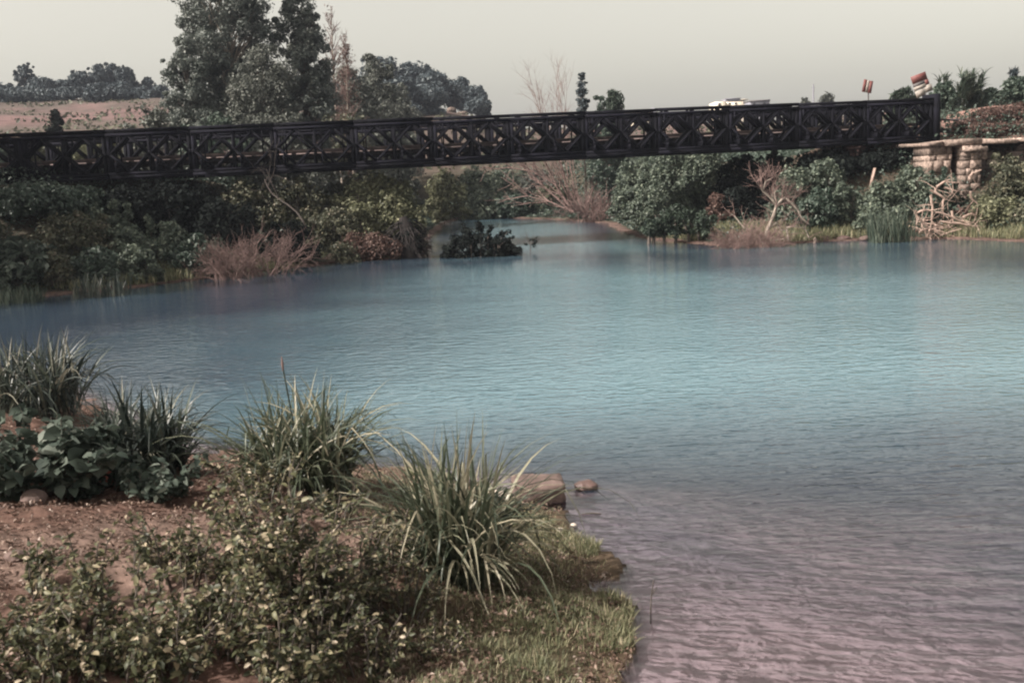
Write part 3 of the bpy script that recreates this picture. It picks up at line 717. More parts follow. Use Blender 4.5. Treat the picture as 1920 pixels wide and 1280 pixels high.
mb = MB(); mb.box(-.40, .37, -.02, .008, .168, .198, M=Mx); mb.box(-.42, .18, -.028, .01, -.16, .02, M=Mx); mb.box(-.42, .05, -.03, .01, -.52, -.19, M=Mx); mb.box(.07, .45, -.026, .01, -.44, -.10, M=Mx); mb.build('white_panel', SIGNWHITE, sg)
mb = MB(); mb.box(-.41, .185, -.024, .009, .023, .165, M=Mx); mb.build('dark_panel', POSTM, sg)

# mast and far buildings
q = P(1525, 158, 190); gz = hz(q[0], 190)
ms = thing('mast', 'thin grey mast rising against the sky beyond the bridge', 'mast', (q[0], 190, gz))
mb = MB(); H = q[2] - gz; mb.tube([(0, 0, -.5), (0, 0, H)], [.22, .10], 8); mb.build('pole', HOUSE2, ms, smoothf=True)
mb = MB(); mb.bar((-.35, 0, H * .93), (.35, 0, H * .93), .08, .08); mb.bar((-.25, 0, H * .86), (.25, 0, H * .86), .08, .08); mb.build('crossarm', HOUSE2, ms)
def house(name, label, px0, px1, ytop, Y, parts):
    a, b_ = P(px0, ytop, Y), P(px1, ytop, Y); gz = hz((a[0] + b_[0]) / 2, Y); W = b_[0] - a[0]; H = a[2] - gz
    o = thing(name, label, 'building', ((a[0] + b_[0]) / 2, Y, gz)); s2 = W / (px1 - px0)
    for (nm, m_, x0, x1, y0, y1, d0, d1) in parts:   # px ranges
        mb = MB(); mb.box((x0 - (px0 + px1) / 2) * s2, (x1 - (px0 + px1) / 2) * s2, d0, d1, (P(px0, y1, Y)[2] - gz) if y1 < 900 else -.5, P(px0, y0, Y)[2] - gz); mb.build(nm, m_, o)
    return o
house('flat_roofed_house', 'pale flat roofed house with grey upper storey beyond the bridge', 1340, 1404, 188, 260,
      [('wall', HOUSE, 1341, 1360, 191, 999, 0, 8), ('upper_storey', HOUSE2, 1361, 1388, 187, 192, .5, 8), ('wall', HOUSE, 1361.2, 1403, 192.2, 999, .4, 8.2),
       ('roof', HOUSE2, 1360.5, 1389, 185.6, 186.9, .1, 8.5), ('roof', HOUSE, 1389.2, 1404, 188.2, 189.2, .2, 8.4), ('window', HWIN, 1366, 1370, 194, 197, .3, .39), ('window', HWIN, 1378, 1382, 194, 197, .3, .39), ('window', HWIN, 1394, 1398, 193, 196, .3, .39), ('window', HWIN, 1346, 1351, 194, 198, -.1, -.02)])
house('grey_block', 'grey blue blocky building with dark flat roof, right of the pale house', 1405, 1443, 188, 255,
      [('wall', HOUSE2, 1405, 1443, 191, 999, 0, 9), ('roof', POSTM, 1404, 1444, 188.6, 190.9, -.3, 9.3), ('window', HWIN, 1411, 1416, 193.5, 197, -.1, -.02), ('window', HWIN, 1430, 1435, 193.5, 197, -.1, -.02)])
house('low_shed', 'long low pale shed beyond the middle of the bridge', 1168, 1231, 207, 230,
      [('wall', HOUSE, 1168, 1221, 208.6, 999, 0, 6), ('roof', HOUSE2, 1167, 1221.5, 206.6, 208.4, -.3, 6.3), ('annex', HOUSE2, 1222, 1231, 205, 999, .2, 6)])

# ================================================================== TREES BEYOND THE BRIDGE
LEAFQ = 1.0
gp = 'tall poplars behind the left end of the bridge'
tree('poplar_tree', 'tallest dense poplar reaching out of the photograph, left of the others', 396, 200, -260, 60, 'poplar', 440, 230, .145, cr=.15, trunk_r=.22, group=gp, dep=.9, bark=PALEBARK)
tree('poplar_tree', 'low leafy poplar at the left foot of the tallest poplar', 345, 125, 70, 57, 'poplar', 130, 190, .14, cr=.2, trunk_r=.14, group=gp, profile=[(.1, .7), (.4, 1), (.7, .8), (1, .15)])
tree('poplar_tree', 'pointed poplar beside the tallest one, its top just under the photo edge', 557, 138, -34, 61, 'poplar', 260, 220, .145, cr=.18, trunk_r=.2, group=gp)
tree('poplar_tree', 'shorter poplar with pale lit leaves in front of two tall poplars', 490, 180, 90, 56, 'grey', 180, 190, .14, cr=.2, trunk_r=.14, group=gp, profile=[(.1, .8), (.4, 1), (.7, .8), (1, .15)])
tree('grey_tree', 'full grey green tree filling the gap between poplars and loose tree', 655, 130, 122, 74, 'grey', 150, 120, .22, cr=.22, trunk_r=.16, profile=[(.06, .8), (.4, 1), (.75, .8), (1, .2)])
tree('grey_tree', 'dull low tree closing the gap between the loose grey tree and the pines', 728, 120, 165, 88, 'grey', 120, 120, .26, cr=.22, trunk_r=.16, profile=[(.04, .85), (.4, 1), (.75, .8), (1, .2)])
tree('grey_tree', 'loose grey green tree right of the bare poplars', 695, 140, 108, 78, 'grey', 150, 120, .22, cr=.2, trunk_r=.16, profile=[(.12, .7), (.4, 1), (.75, .8), (1, .2)], shell=.5)
for (xc, yt, Yd, lab) in ((618, 8, 66, 'taller bare reddish poplar rising beside the leafy poplars'), (645, 62, 67, 'shorter bare poplar with pale trunk next to the taller bare one')):
    tp = P(xc, yt, Yd); gz = hz(tp[0], Yd); H = tp[2] - gz
    o = thing('bare_poplar', lab, 'tree', (tp[0], Yd, gz), 'bare poplars'); mb = MB()
    pts = np.array([(.06 * math.sin(k), 0, -.1 + H * k / 8) for k in range(9)]); mb.tube(pts, np.linspace(.13, .015, 9), 6)
    mb.build('trunk', PALEBARK, o, smoothf=True); mb = MB()
    for k in range(95):
        z = H * rs.uniform(.22, .97); a = rs.rand() * 6.28; twigs(mb, (0, 0, z), (math.cos(a) * .45, math.sin(a) * .45, 1), H * .13 * (1.25 - z / H), .022, 1, .3, 4)
    mb.build('branches', REDTWIG if xc < 640 else TWIG, o)
    mb = MB(); cs = crown_points(POPL, H, .8, .8, 60); clump_leaves(mb, cs, np.full(60, .35), 14, .14); mb.build('withered_leaves', LM['brown'], o, rnd=True)

gp = 'pines on the hill behind the bridge'
for (xc, wp, yt, Yd, lab) in ((665, 90, 150, 140, 'leftmost hill pine, half hidden by the grey tree'), (712, 90, 112, 158, 'tall rounded hill pine beside the grey tree'), (742, 80, 150, 138, 'dark low hill pine in front of the tall rounded one'),
        (778, 95, 124, 160, 'highest broad hill pine in the middle of the grove'), (815, 85, 140, 155, 'bluish hill pine just right of the highest one'), (790, 90, 165, 142, 'wide low hill pine at the front of the grove'),
        (850, 80, 150, 158, 'hill pine with a lumpy crown above the pale rocks'), (882, 62, 166, 156, 'small round hill pine second from the right end'), (906, 34, 176, 153, 'rightmost narrow hill pine at the end of the grove'), (893, 50, 186, 150, 'low bushy pine under the right end of the grove')):
    tree('pine_tree', lab, xc, wp, yt, Yd, 'pine', 60, 110, .42, profile=PINE if wp > 60 else ROUND, cr=.26, trunk_r=.25, group=gp, bark=BARK)
gp = 'trees along the left hilltop'
for (xc, wp, yt, Yd, lab) in ((-20, 80, 148, 160, 'low round hilltop tree cut by the left photo edge'), (43, 40, 121, 163, 'single upright hilltop tree near the left photo edge'), (80, 70, 148, 156, 'low spreading hilltop tree right of the upright one'),
        (120, 60, 152, 158, 'small rounded hilltop tree in the dip of the tree line'), (153, 55, 134, 160, 'conical hilltop tree left of the highest group'), (182, 55, 124, 162, 'dense hilltop tree in the highest group, left of centre'), (210, 46, 121, 164, 'spiky topped hilltop tree, highest of its group'),
        (234, 46, 126, 160, 'steep sided hilltop tree at the right end of the highest group'), (276, 30, 147, 162, 'little pointed hilltop tree near the big poplar')):
    tree('hill_tree', lab, xc, wp, yt, Yd, 'pine', 75, 80, .38, profile=ROUND, cr=.21, trunk_r=.2, group=gp)
gp = 'bushes at the top of the left field'
for i, (xc, wp, yt, lab) in enumerate(((10, 70, 163, 'bush at the field top by the left photo edge'), (60, 80, 166, 'wide bush at the field top below the upright tree'), (115, 75, 168, 'low bush at the field top under the dip in the trees'), (165, 70, 160, 'grey bush at the field top below the conical tree'),
        (212, 80, 156, 'large bush at the field top below the highest trees'), (255, 60, 166, 'bush at the field top right of the large one'), (292, 50, 162, 'bush at the field top touching the poplar crown'))):
    bush(lab, xc, wp, yt, 146 + (i % 3), 'pine', 40, 90, .38, group=gp, dep=.7)
bush('dark pointed sapling standing at the bottom of the dry field', 110, 44, 208, 66, 'dark', 60, 110, .16, name='sapling', cat='tree', profile=COLUMN, lean=-.06, cr=.5)
bush('small low shrub in the dry field left of the poplars', 225, 60, 243, 70, 'mixed', 24, 70, .16)
bush('rounded shrub on the hill below the pines', 762, 55, 200, 128, 'grey', 30, 80, .35)
bush('pale bush right at the foot of the hill pines', 720, 70, 196, 110, 'willow', 30, 80, .32)
for xc, wp, yt, Yd, lb_ in ((690, 100, 188, 120, 'dark bush low on the hill behind the loose grey tree'), (805, 60, 206, 142, 'bush under the middle of the pine grove'), (745, 90, 192, 136, 'wide bush under the left half of the pine grove')):
    bush(lb_, xc, wp, yt, Yd, 'pine', 45, 90, .36, group='bushes under the hill pines')
q = P(847, 215, 149); rock('pale_rock', 'pale boulder on the dry hilltop below the pines', (q[0], 149, hz(q[0], 149) + .25), (1.2, 1.0, .9), STONE, 4, .4)
q = P(868, 218, 149); rock('pale_rock', 'flatter grey boulder right of the pale hilltop boulder', (q[0], 149, hz(q[0], 149) + .12), (1.6, 1.0, .6), STONE, 5, .2)

# trees and shrubs right behind the deck on the left
gp = 'bushes behind the bridge on the left bank'
for (xc, wp, yt, Yd, lm, lab) in ((-30, 160, 258, 50, 'shrub', 'bush behind the bridge at the left photo edge'), (70, 120, 255, 52, 'mixed', 'bush behind the bridge below the field sapling'), (170, 150, 250, 54, 'willow', 'pale bush behind the bridge left of the poplars'),
        (300, 170, 205, 53, 'grey', 'leafy grey bush behind the bridge at the poplar foot'), (400, 170, 218, 52, 'shrub', 'green bush behind the bridge below the tall poplar'), (530, 190, 205, 54, 'grey', 'broad pale bush behind the bridge below the pointed poplar'),
        (640, 150, 215, 56, 'mixed', 'brownish bush behind the bridge below the bare poplars'), (730, 130, 240, 60, 'grey', 'bush behind the bridge left of the pink slope')):
    bush(lab, xc, wp, yt, Yd, lm, 55, 110, .17, group=gp)

# ================================================================== LEFT BANK, this side of and under the bridge
gp = 'shrubs on the left bank'
for (xc, wp, yt, Yd, lm, K, n, lf, lab) in (
        (60, 230, 348, 37.5, 'shrub', 90, 110, .13, 'large leafy shrub under the bridge at the left photo edge'),
        (-60, 150, 400, 33, 'mixed', 50, 100, .12, 'reddish brown shrub cut by the left photo edge'),
        (130, 160, 405, 34, 'mixed', 70, 110, .11, 'brownish twiggy shrub in the middle of the left bank'),
        (30, 150, 452, 30.6, 'broad', 55, 70, .17, 'broad leaved shrub low by the left photo edge'),
        (95, 100, 470, 30.8, 'mixed', 40, 90, .11, 'dark round shrub right of the broad leaved one'),
        (170, 110, 465, 31.5, 'shrub', 40, 90, .12, 'dark shrub behind the reeds at the left waterline'),
        (258, 95, 462, 32.4, 'vine', 45, 100, .12, 'light green leafy shrub near the waterline on the left bank'),
        (308, 110, 418, 35.2, 'vine', 50, 90, .13, 'bright leafy shrub edging the dark hollow on the left bank'),
        (365, 120, 442, 34.2, 'shrub', 60, 100, .13, 'big leaved green shrub left of the red dead brush'),
        (225, 110, 425, 34.6, 'vine', 45, 90, .12, 'grey green shrub at the foot of the upright shoots'),
        (455, 130, 342, 41.5, 'mixed', 60, 100, .13, 'sunlit shrub hanging over the dark hollow below the bridge'),
        (560, 170, 340, 42.0, 'mixed', 80, 110, .12, 'tall brownish shrub beside the leaning pale trunk'),
        (620, 130, 395, 40.0, 'mixed', 60, 100, .11, 'dull shrub between the red brush and the willow'),
        (330, 180, 352, 40.0, 'dark', 70, 110, .15, 'thicket coloured black as shade in the dark hollow under the bridge'),  # the hollow's shade is painted into these thickets' leaves
        (230, 150, 352, 39.5, 'dark', 60, 110, .15, 'thicket coloured black as shade behind the upright shoots'),
        (420, 140, 372, 39.0, 'dark', 60, 110, .14, 'thicket coloured dark as shade between the hollow and the red dead brush'),
        (130, 160, 356, 38.5, 'shrub', 70, 110, .14, 'green shrub under the bridge left of the upright shoots'),
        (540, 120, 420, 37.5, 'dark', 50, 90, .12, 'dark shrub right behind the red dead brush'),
        (695, 130, 440, 38.8, 'brown', 50, 90, .10, 'dry brown bush by the water below the willow'),
        (640, 90, 455, 37.9, 'mixed', 40, 80, .10, 'low dull bush at the waterline right of the red brush')):
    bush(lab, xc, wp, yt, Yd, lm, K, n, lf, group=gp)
gp = 'upright shoots on the left bank'
for (xc, wp, yt, Yd, lab) in ((212, 32, 350, 35.5, 'tallest upright leafy shoot on the left bank'), (181, 26, 383, 35.2, 'upright shoot left of the tallest one'), (238, 28, 380, 35.6, 'upright shoot right of the tallest one'), (279, 20, 396, 35.8, 'thin upright shoot standing apart on the right')):
    bush(lab, xc, wp, yt, Yd, 'vine', 34, 60, .11, name='shoot', cat='plant', profile=COLUMN, group=gp, cr=.4, stems=1)
bush('broad pale willow bush hanging over the water in the middle', 720, 160, 330, 43.0, 'willow', 150, 130, .13, name='willow', cat='tree', trunk_r=.09, drop=.5)
bush('smaller willow bush left of the broad pale one', 668, 130, 345, 42.5, 'willow', 80, 110, .12, name='willow', cat='tree', trunk_r=.07)
# leaning pale trunk
o = MB(); a, b_ = P(575, 432, 38.5), P(492, 332, 40.5); pts = np.array([a + (b_ - a) * t_ + np.array([.12 * math.sin(t_ * 7), 0, .1 * math.sin(t_ * 5)]) for t_ in np.linspace(-.15, 1, 9)])
o.tube(pts, np.linspace(.045, .022, 9), 7); twigs(o, pts[5], (-.3, -.2, 1), 1.2, .03, 2); twigs(o, pts[7], (.5, -.2, .8), 1.0, .03, 2)
o = o.build('leaning_trunk', simple('dark_bark', (.045, .036, .033), .9, .3, 8), None, smoothf=True); prop(o, 'thin bare trunk leaning left up out of the left bank shrubs', 'tree trunk')
# dark stump with hanging roots
q = P(765, 480, 38.9)
st = thing('tree_stump', 'black undercut stump standing at the water below the willow', 'stump', (q[0], 38.9, 0))
mb = MB(); mb.tube([(.1, .2, -.4), (.08, .1, .6), (-.02, 0, 1.2), (-.12, 0, 1.5)], [.42, .36, .26, .14], 9)
for k in range(60):
    a = rs.rand() * 6.28; twigs(mb, (.3 * math.cos(a), .3 * math.sin(a), rs.uniform(.3, 1.4)), (math.cos(a), math.sin(a), -.5), .55, .03, 1, .5, 3, .15)
mb.build('trunk', simple('black_bark', (.022, .018, .018), .9, .4, 8), st, smoothf=True)
mb = MB(); cs = unit(26) * np.array([.45, .4, .6]) + np.array([.1, 0, .75]); clump_leaves(mb, cs, np.full(26, .2), 60, .08); mb.build('ivy', LM['dark'], st, rnd=True)
# bush standing in the water
q = G(905, 481); bo = thing('water_shrub', 'dark leafy bush growing out of the water in mid river', 'shrub', (q[0], q[1], 0))
sc = q[1] / F
mb = MB(); sb = MB()
prof = [(-62, 26), (-50, 44), (-36, 56), (-20, 52), (-5, 46), (10, 48), (22, 38), (36, 34), (48, 24), (58, 14)]
cs = []
for (dx, hh) in prof:
    for k in range(9): cs.append((dx * sc + rs.normal() * .1, rs.normal() * .45, rs.uniform(.02, 1) * hh * sc * .9))
cs = np.array(cs); clump_leaves(mb, cs, rs.uniform(.12, .24, len(cs)), 75, .10, .6)
for (dx, hh) in ((-35, 62), (-5, 62), (0, 56), (18, 54), (38, 42), (50, 44), (55, 34)):
    p1 = np.array([dx * sc, rs.normal() * .2, hh * sc]); sb.tube([(dx * sc * .6, 0, -.3), p1 * .6, p1], [.03, .02, .008], 4)
    clump_leaves(mb, np.array([p1 * .8, p1 * .9, p1]), np.full(3, .12), 22, .11, .6)
mb.build('foliage', LM['dark'], bo, rnd=True); sb.build('stem', BARK, bo)
q = G(993, 473); bo = thing('water_sprig', 'small thin sprig sticking out of the water right of the dark bush', 'plant', (q[0], q[1], 0))
mb = MB(); sb = MB(); twigs(sb, (0, 0, -.2), (.2, 0, 1), .75, .022, 1, .7, 4)
cs = np.array([(.06, 0, .45), (.22, 0, .4), (-.12, 0, .3), (.15, .05, .25), (.28, 0, .5)]); clump_leaves(mb, cs, np.full(5, .1), 18, .09); sb.build('stem', BARK, bo); mb.build('foliage', LM['dark'], bo, rnd=True)
# dead red brush by the waterline
def brush(label, px, py, wpx, ytop, n, material, name='dead_brush', Y=None, r=.018, depth=2, flatten=.5, cat='dead shrub', spread=.45):
    q = G(px, py, .08); sc = q[1] / F; H = (py - ytop) * sc; W = wpx * sc / 2
    o = thing(name, label, cat, (q[0], q[1] + .3, max(0, hz(q[0], q[1] + .3)))); mb = MB()
    for k in range(n):
        a = rs.rand() * 6.28; x = float(np.clip(rs.normal(), -1.9, 1.9)) * W * .42; hgt_ = H * rs.uniform(.45, .8)
        d = np.array([math.cos(a) * .6 + x / W * .5, math.sin(a) * flatten, 1.0]); twigs(mb, (x * .8, rs.normal() * .3, -.08), d, hgt_, r, depth, spread, 4, .02, 4, .2)
    mb.build('branches', material, o)
    return o
brush('reddish dead brush fanning out over the left waterline', 492, 512, 150, 430, 46, REDTWIG)
brush('lower tangle of dead brush beside the big leaved shrub', 425, 520, 90, 450, 38, REDTWIG)
for (X_, Y_, H_, lab) in ((-21.5, 32.5, 13, 'tall unseen tree added for shade left of view beside the shrubs'), (-22, 27, 11, 'unseen tree added for shade, left of view and nearest the camera'), (-23.5, 38.5, 9.5, 'unseen tree added for shade, left of view next to the bridge')):  # out of view, put there to cast shade over the left bank
    pxx = 960 + X_ / Y_ * F; yt_ = 340 + 44 - (H_ + .5 - EYE) / Y_ * F
    tree('shade_tree', lab, pxx, 8.0 / Y_ * F, yt_, Y_, 'shrub', 110, 90, .24, cr=.2, trunk_r=.2, group='unseen trees added to shade the left bank')
# reeds and tufts on the left waterline
def reeds(label, px, py, wpx, ytop, n, lm='reed', name='reed_clump', wid=.03, Yoff=.2):
    q = G(px, py, .1); sc = q[1] / F; H = (py - ytop) * sc; W = wpx * sc / 2
    o = thing(name, label, 'reeds', (q[0], q[1] + Yoff, max(-.05, hz(q[0], q[1] + Yoff)))); mb = MB()
    for k in range(n):
        blade(mb, (rs.uniform(-W, W), rs.uniform(-.5, .5), -.05), rs.rand() * 6.28, H * rs.uniform(.5, 1.1), wid, rs.uniform(.02, .25), rs.uniform(.1, .6), rs.rand(), n=5)
    mb.build('blades', LM[lm], o, rnd=True); return o
reeds('dark reeds standing in the water at the left bank', 185, 550, 90, 495, 150, 'darkblade')
reeds('round grass tuft at the waterline by the left photo edge', 25, 562, 90, 518, 260, 'reed', 'grass_tuft', .025)

# ================================================================== HEAD OF THE INLET
gp = 'bushes at the far end of the inlet'
for (xc, wp, yt, Yd, lm, lab) in ((835, 90, 322, 70, 'willow', 'pale bush at the left of the inlet end'), (885, 110, 314, 80, 'vine', 'green bush left of centre at the inlet end'), (945, 120, 312, 84, 'vine', 'large green bush in the middle of the inlet end'),
        (905, 100, 360, 77.5, 'vine', 'low green bush at the waterline of the inlet end'), (965, 90, 365, 77, 'shrub', 'low dark bush at the waterline right of the other'), (1010, 100, 320, 82, 'grey', 'grey green bush behind the fallen branches'), (1040, 90, 350, 78, 'mixed', 'dull bush around the foot of the fallen branches')):
    bush(lab, xc, wp, yt, Yd, lm, 70, 110, .20, group=gp)
tree('ivy_tree', 'dark ivy covered tree rising past the bridge at the right of the inlet', 1128, 62, 186, 71, 'shrub', 110, 110, .16, profile=[(.03, .75), (.3, 1), (.6, .8), (.85, .7), (1, .35)], cr=.3, trunk_r=.2)
bush('upright feathery bush right of the ivy covered tree', 1152, 50, 176, 73, 'reed', 70, 70, .5, profile=COLUMN, cr=.45, along=(.2, 0, 1.2), asp=.14)
tree('cypress', 'slender pointed tree top standing left of the ivy covered tree', 1091, 26, 142, 74, 'pine', 50, 70, .15, profile=[(.55, .15), (.75, .9), (.85, 1), (.95, .5), (1, .05)], cr=.35, trunk_r=.09, lean=0)
# bare tree: fallen pale branches below the deck and tall thin twigs above it
q = G(1083, 412, .3); bt = thing('bare_tree', 'bare tree with pale branches spreading left and tall thin twigs above the bridge', 'tree', (q[0], q[1], hz(q[0], q[1])))
mb = MB(); z0 = np.array([q[0], q[1], hz(q[0], q[1])])
for pts in ([(1085, 412), (1062, 388), (1020, 350), (985, 318)], [(1085, 410), (1050, 365), (1035, 330), (1022, 300)], [(1080, 405), (1040, 345), (1000, 322), (960, 315)], [(1090, 408), (1110, 360), (1118, 320)], [(1075, 398), (1030, 378), (990, 368)]):
    w_ = np.array([P(x, y, 71 + .5 * k) - z0 for k, (x, y) in enumerate(pts)]); mb.tube(w_, np.linspace(.07, .03, len(w_)), 6)
    for k in range(1, len(w_)):
        for r_ in range(3): twigs(mb, w_[k], (w_[k] - w_[k - 1]) + rs.normal(size=3) * .8, 1.8, .04, 1, .5, 4)
mb.build('fallen_branches', TWIG, bt, smoothf=True); mb = MB()
for k in range(15):
    x0 = 1085 + rs.uniform(-20, 10); x1 = rs.uniform(995, 1072); y1 = rs.uniform(148, 195)
    p0, p1 = P(x0, 395, 72), P(x1, y1, 74); t_ = np.linspace(0, 1, 7)[:, None]; pts = p0 + (p1 - p0) * t_ - z0; pts[:, 0] -= np.sin(t_[:, 0] * 3.14) * rs.uniform(-.3, .8)
    mb.tube(pts, np.linspace(.035, .009, 7), 4)
    for r_ in range(7): twigs(mb, pts[rs.randint(3, 7)], (pts[-1] - pts[-2]) + rs.normal(size=3) * .4, 1.3, .012, 1, .35, 4, k=3)
mb.build('twigs', TWIG, bt)
brush('pinkish dry scrub around the foot of the bare tree', 1110, 414, 90, 355, 40, REDTWIG, name='dry_scrub', r=.03)

# ================================================================== RIGHT BANK
gp = 'shrubs on the right bank'
for (xc, wp, yt, Yd, lm, K, n, lf, lab) in (
        (1195, 110, 285, 63, 'vine', 80, 110, .17, 'tall green bush on the far right bank next to the ivy tree'),
        (1270, 140, 278, 57, 'vine', 100, 120, .16, 'large sunlit bush on the right bank under mid bridge'),
        (1322, 120, 275, 52, 'vine', 100, 120, .15, 'bright bush on the right bank left of the deep shade'),
        (1180, 80, 350, 60, 'vine', 60, 110, .15, 'low trailing bush on the point of the right bank'),
        (1235, 110, 340, 52, 'vine', 70, 110, .14, 'sloping green bush behind the shrub on stilts'),
        (1292, 100, 335, 48, 'vine', 70, 110, .13, 'green bush with a brown patch left of the deep shade'),
        (1345, 60, 365, 44, 'brown', 35, 90, .11, 'dry brown bush at the edge of the deep shade'),
        (1395, 130, 296, 46.3, 'dark', 90, 110, .14, 'bush coloured black as shade behind the dead tree'),  # leaf colour paints the deep shade here and below the deck
        (1372, 90, 352, 44.5, 'dark', 60, 100, .13, 'low bush coloured black as deep shade left of the dead tree'),
        (1455, 110, 286, 46.3, 'dark', 70, 110, .14, 'thicket coloured dark as shade right under the bridge above the dead tree'),
        (1545, 130, 284, 46.0, 'dark', 80, 110, .14, 'thicket coloured dark as shade under the bridge left of the brick pier'),
        (1650, 110, 284, 46.0, 'dark', 80, 110, .14, 'thicket coloured dark as shade under the bridge right of the brick pier'),
        (1718, 80, 280, 46.2, 'dark', 60, 110, .14, 'thicket coloured dark as shade under the bridge end beside the stone pier'),
        (1490, 110, 312, 42, 'vine', 70, 110, .13, 'leafy bush right behind the dead tree'),
        (1550, 110, 300, 42.5, 'vine', 80, 110, .13, 'tallest leafy bush below the right half of the bridge'),
        (1590, 80, 345, 40.5, 'vine', 50, 100, .13, 'bush leaning left beside the dark hollow on the right bank'),
        (1530, 90, 355, 40, 'shrub', 50, 100, .13, 'dark leafy bush above the grassy shore strip'),
        (1655, 110, 345, 40.0, 'vine', 70, 110, .13, 'rounded leafy bush behind the tall reeds'),
        (1715, 120, 316, 41.2, 'vine', 80, 110, .13, 'leafy bush climbing towards the stone pier'),
        (1640, 80, 385, 38.8, 'vine', 45, 100, .12, 'low leafy bush at the right end of the grassy shore strip'),
        (1762, 84, 312, 41.6, 'shrub', 50, 100, .12, 'dark leafy bush at the foot of the stone pier'),
        (1745, 80, 368, 39.0, 'shrub', 45, 90, .12, 'leafy bush behind the driftwood pile'),
        (1820, 70, 385, 40.2, 'brown', 40, 90, .10, 'brown scrub at the foot of the stone pillar'),
        (1905, 120, 292, 39.6, 'mixed', 80, 120, .12, 'tall dull willow shrub in front of the ruined wall'),
        (1870, 110, 370, 37.6, 'willow', 70, 120, .12, 'pale willow shrub right of the driftwood pile'),
        (1945, 130, 380, 37.0, 'mixed', 70, 110, .12, 'willow shrub at the waterline cut by the right photo edge')):
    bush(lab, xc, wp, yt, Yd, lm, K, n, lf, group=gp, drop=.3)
# shrub on stilts over the water
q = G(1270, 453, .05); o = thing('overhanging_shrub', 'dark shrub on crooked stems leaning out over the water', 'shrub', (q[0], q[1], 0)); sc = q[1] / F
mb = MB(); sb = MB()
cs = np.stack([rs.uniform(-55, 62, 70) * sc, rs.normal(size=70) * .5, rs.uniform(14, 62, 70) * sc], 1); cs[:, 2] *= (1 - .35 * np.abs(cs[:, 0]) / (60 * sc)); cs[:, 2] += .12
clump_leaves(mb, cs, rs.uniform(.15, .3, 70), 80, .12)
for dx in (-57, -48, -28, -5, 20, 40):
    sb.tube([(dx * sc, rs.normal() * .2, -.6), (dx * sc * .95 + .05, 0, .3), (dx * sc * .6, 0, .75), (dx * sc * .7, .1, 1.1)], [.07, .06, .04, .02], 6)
mb.build('foliage', leafmat('dark_green_leaf', [(0, (.02, .03, .024)), (.7, (.04, .058, .042)), (1, (.10, .13, .09))], .2), o, rnd=True); sb.build('stem', BARK, o, smoothf=True)  # dark green is this shrub's own leaf colour
# dead tree at the waterline
DY = 37.6; q = G(1440, 457, .05); z0 = np.array([q[0], DY, hz(q[0], DY)])
dt = thing('dead_tree', 'bleached dead tree forking over the right waterline', 'tree', z0); mb = MB(); tw = MB()
lines = [([(1432, 458), (1440, 430), (1452, 400), (1456, 386)], .075, .055), ([(1456, 386), (1446, 372), (1430, 358), (1427, 352)], .055, .03), ([(1456, 386), (1466, 374), (1472, 371)], .05, .045), ([(1472, 371), (1484, 380), (1497, 396), (1502, 408), (1516, 420)], .045, .03),
         ([(1430, 358), (1436, 340), (1449, 333)], .03, .012), ([(1427, 352), (1418, 342)], .02, .01), ([(1440, 430), (1455, 418), (1462, 424)], .03, .02), ([(1475, 427), (1490, 424), (1509, 428), (1517, 446)], .03, .02), ([(1446, 415), (1466, 432)], .025, .02), ([(1377, 405), (1396, 428)], .035, .02),
         ([(1475, 427), (1478, 452)], .03, .03), ([(1420, 455), (1470, 448)], .03, .02), ([(1456, 386), (1452, 362), (1450, 348)], .02, .01)]
wl_ = []
for pts, ra, rb in lines:
    w_ = np.array([P(x, y, DY - .1 * (i % 2)) - z0 for i, (x, y) in enumerate(pts)]); mb.tube(w_, np.linspace(ra, rb, len(w_)), 6); wl_ += [q_ for q_, (x, y) in zip(w_, pts) if y < 390]
    for k in range(len(w_)):
        for r_ in range(2): twigs(tw, w_[k], np.array([rs.normal() * .8, rs.normal() * .5, .7]), .5, .012, 1, .5, 3, k=3)
for k in range(30):
    twigs(tw, wl_[k % len(wl_)], (rs.normal() * .6, rs.normal() * .4, 1), .55, .011, 1, .5, 4, k=3)
mb.build('trunk', PALEBARK, dt, smoothf=True); tw.build('twigs', TWIG, dt)
brush('dense pinkish dead scrub at the foot of the dead tree', 1425, 460, 130, 412, 60, TWIG, name='dry_scrub', r=.014)
brush('thin dead scrub left of the dead tree by the shade', 1372, 462, 56, 425, 40, REDTWIG, name='dry_scrub', r=.014)
reeds('tall dark green reeds at the right waterline', 1678, 449, 75, 378, 330, 'reed', wid=.028, Yoff=.35)
q = G(1528, 454, 0.02); rock('pale_rock', 'small pale upright stone at the grassy right waterline', (q[0], q[1], .05), (.14, .14, .28), STONE, 8, .3)
for i, (px, w_, lab) in enumerate(((1552, .42, 'long brownish stone lying along the grassy right waterline'), (1585, .36, 'dark stone beside the long brownish one at the waterline'), (1626, .3, 'brown stone near the reeds at the right waterline'))):
    q = G(px, 450, 0.02); rock('shore_rock', lab, (q[0], q[1] + .15, .06), (w_ * 1.5, .3, .22), (ROCK, WETROCK, ROCK)[i], 30 + i, .1)
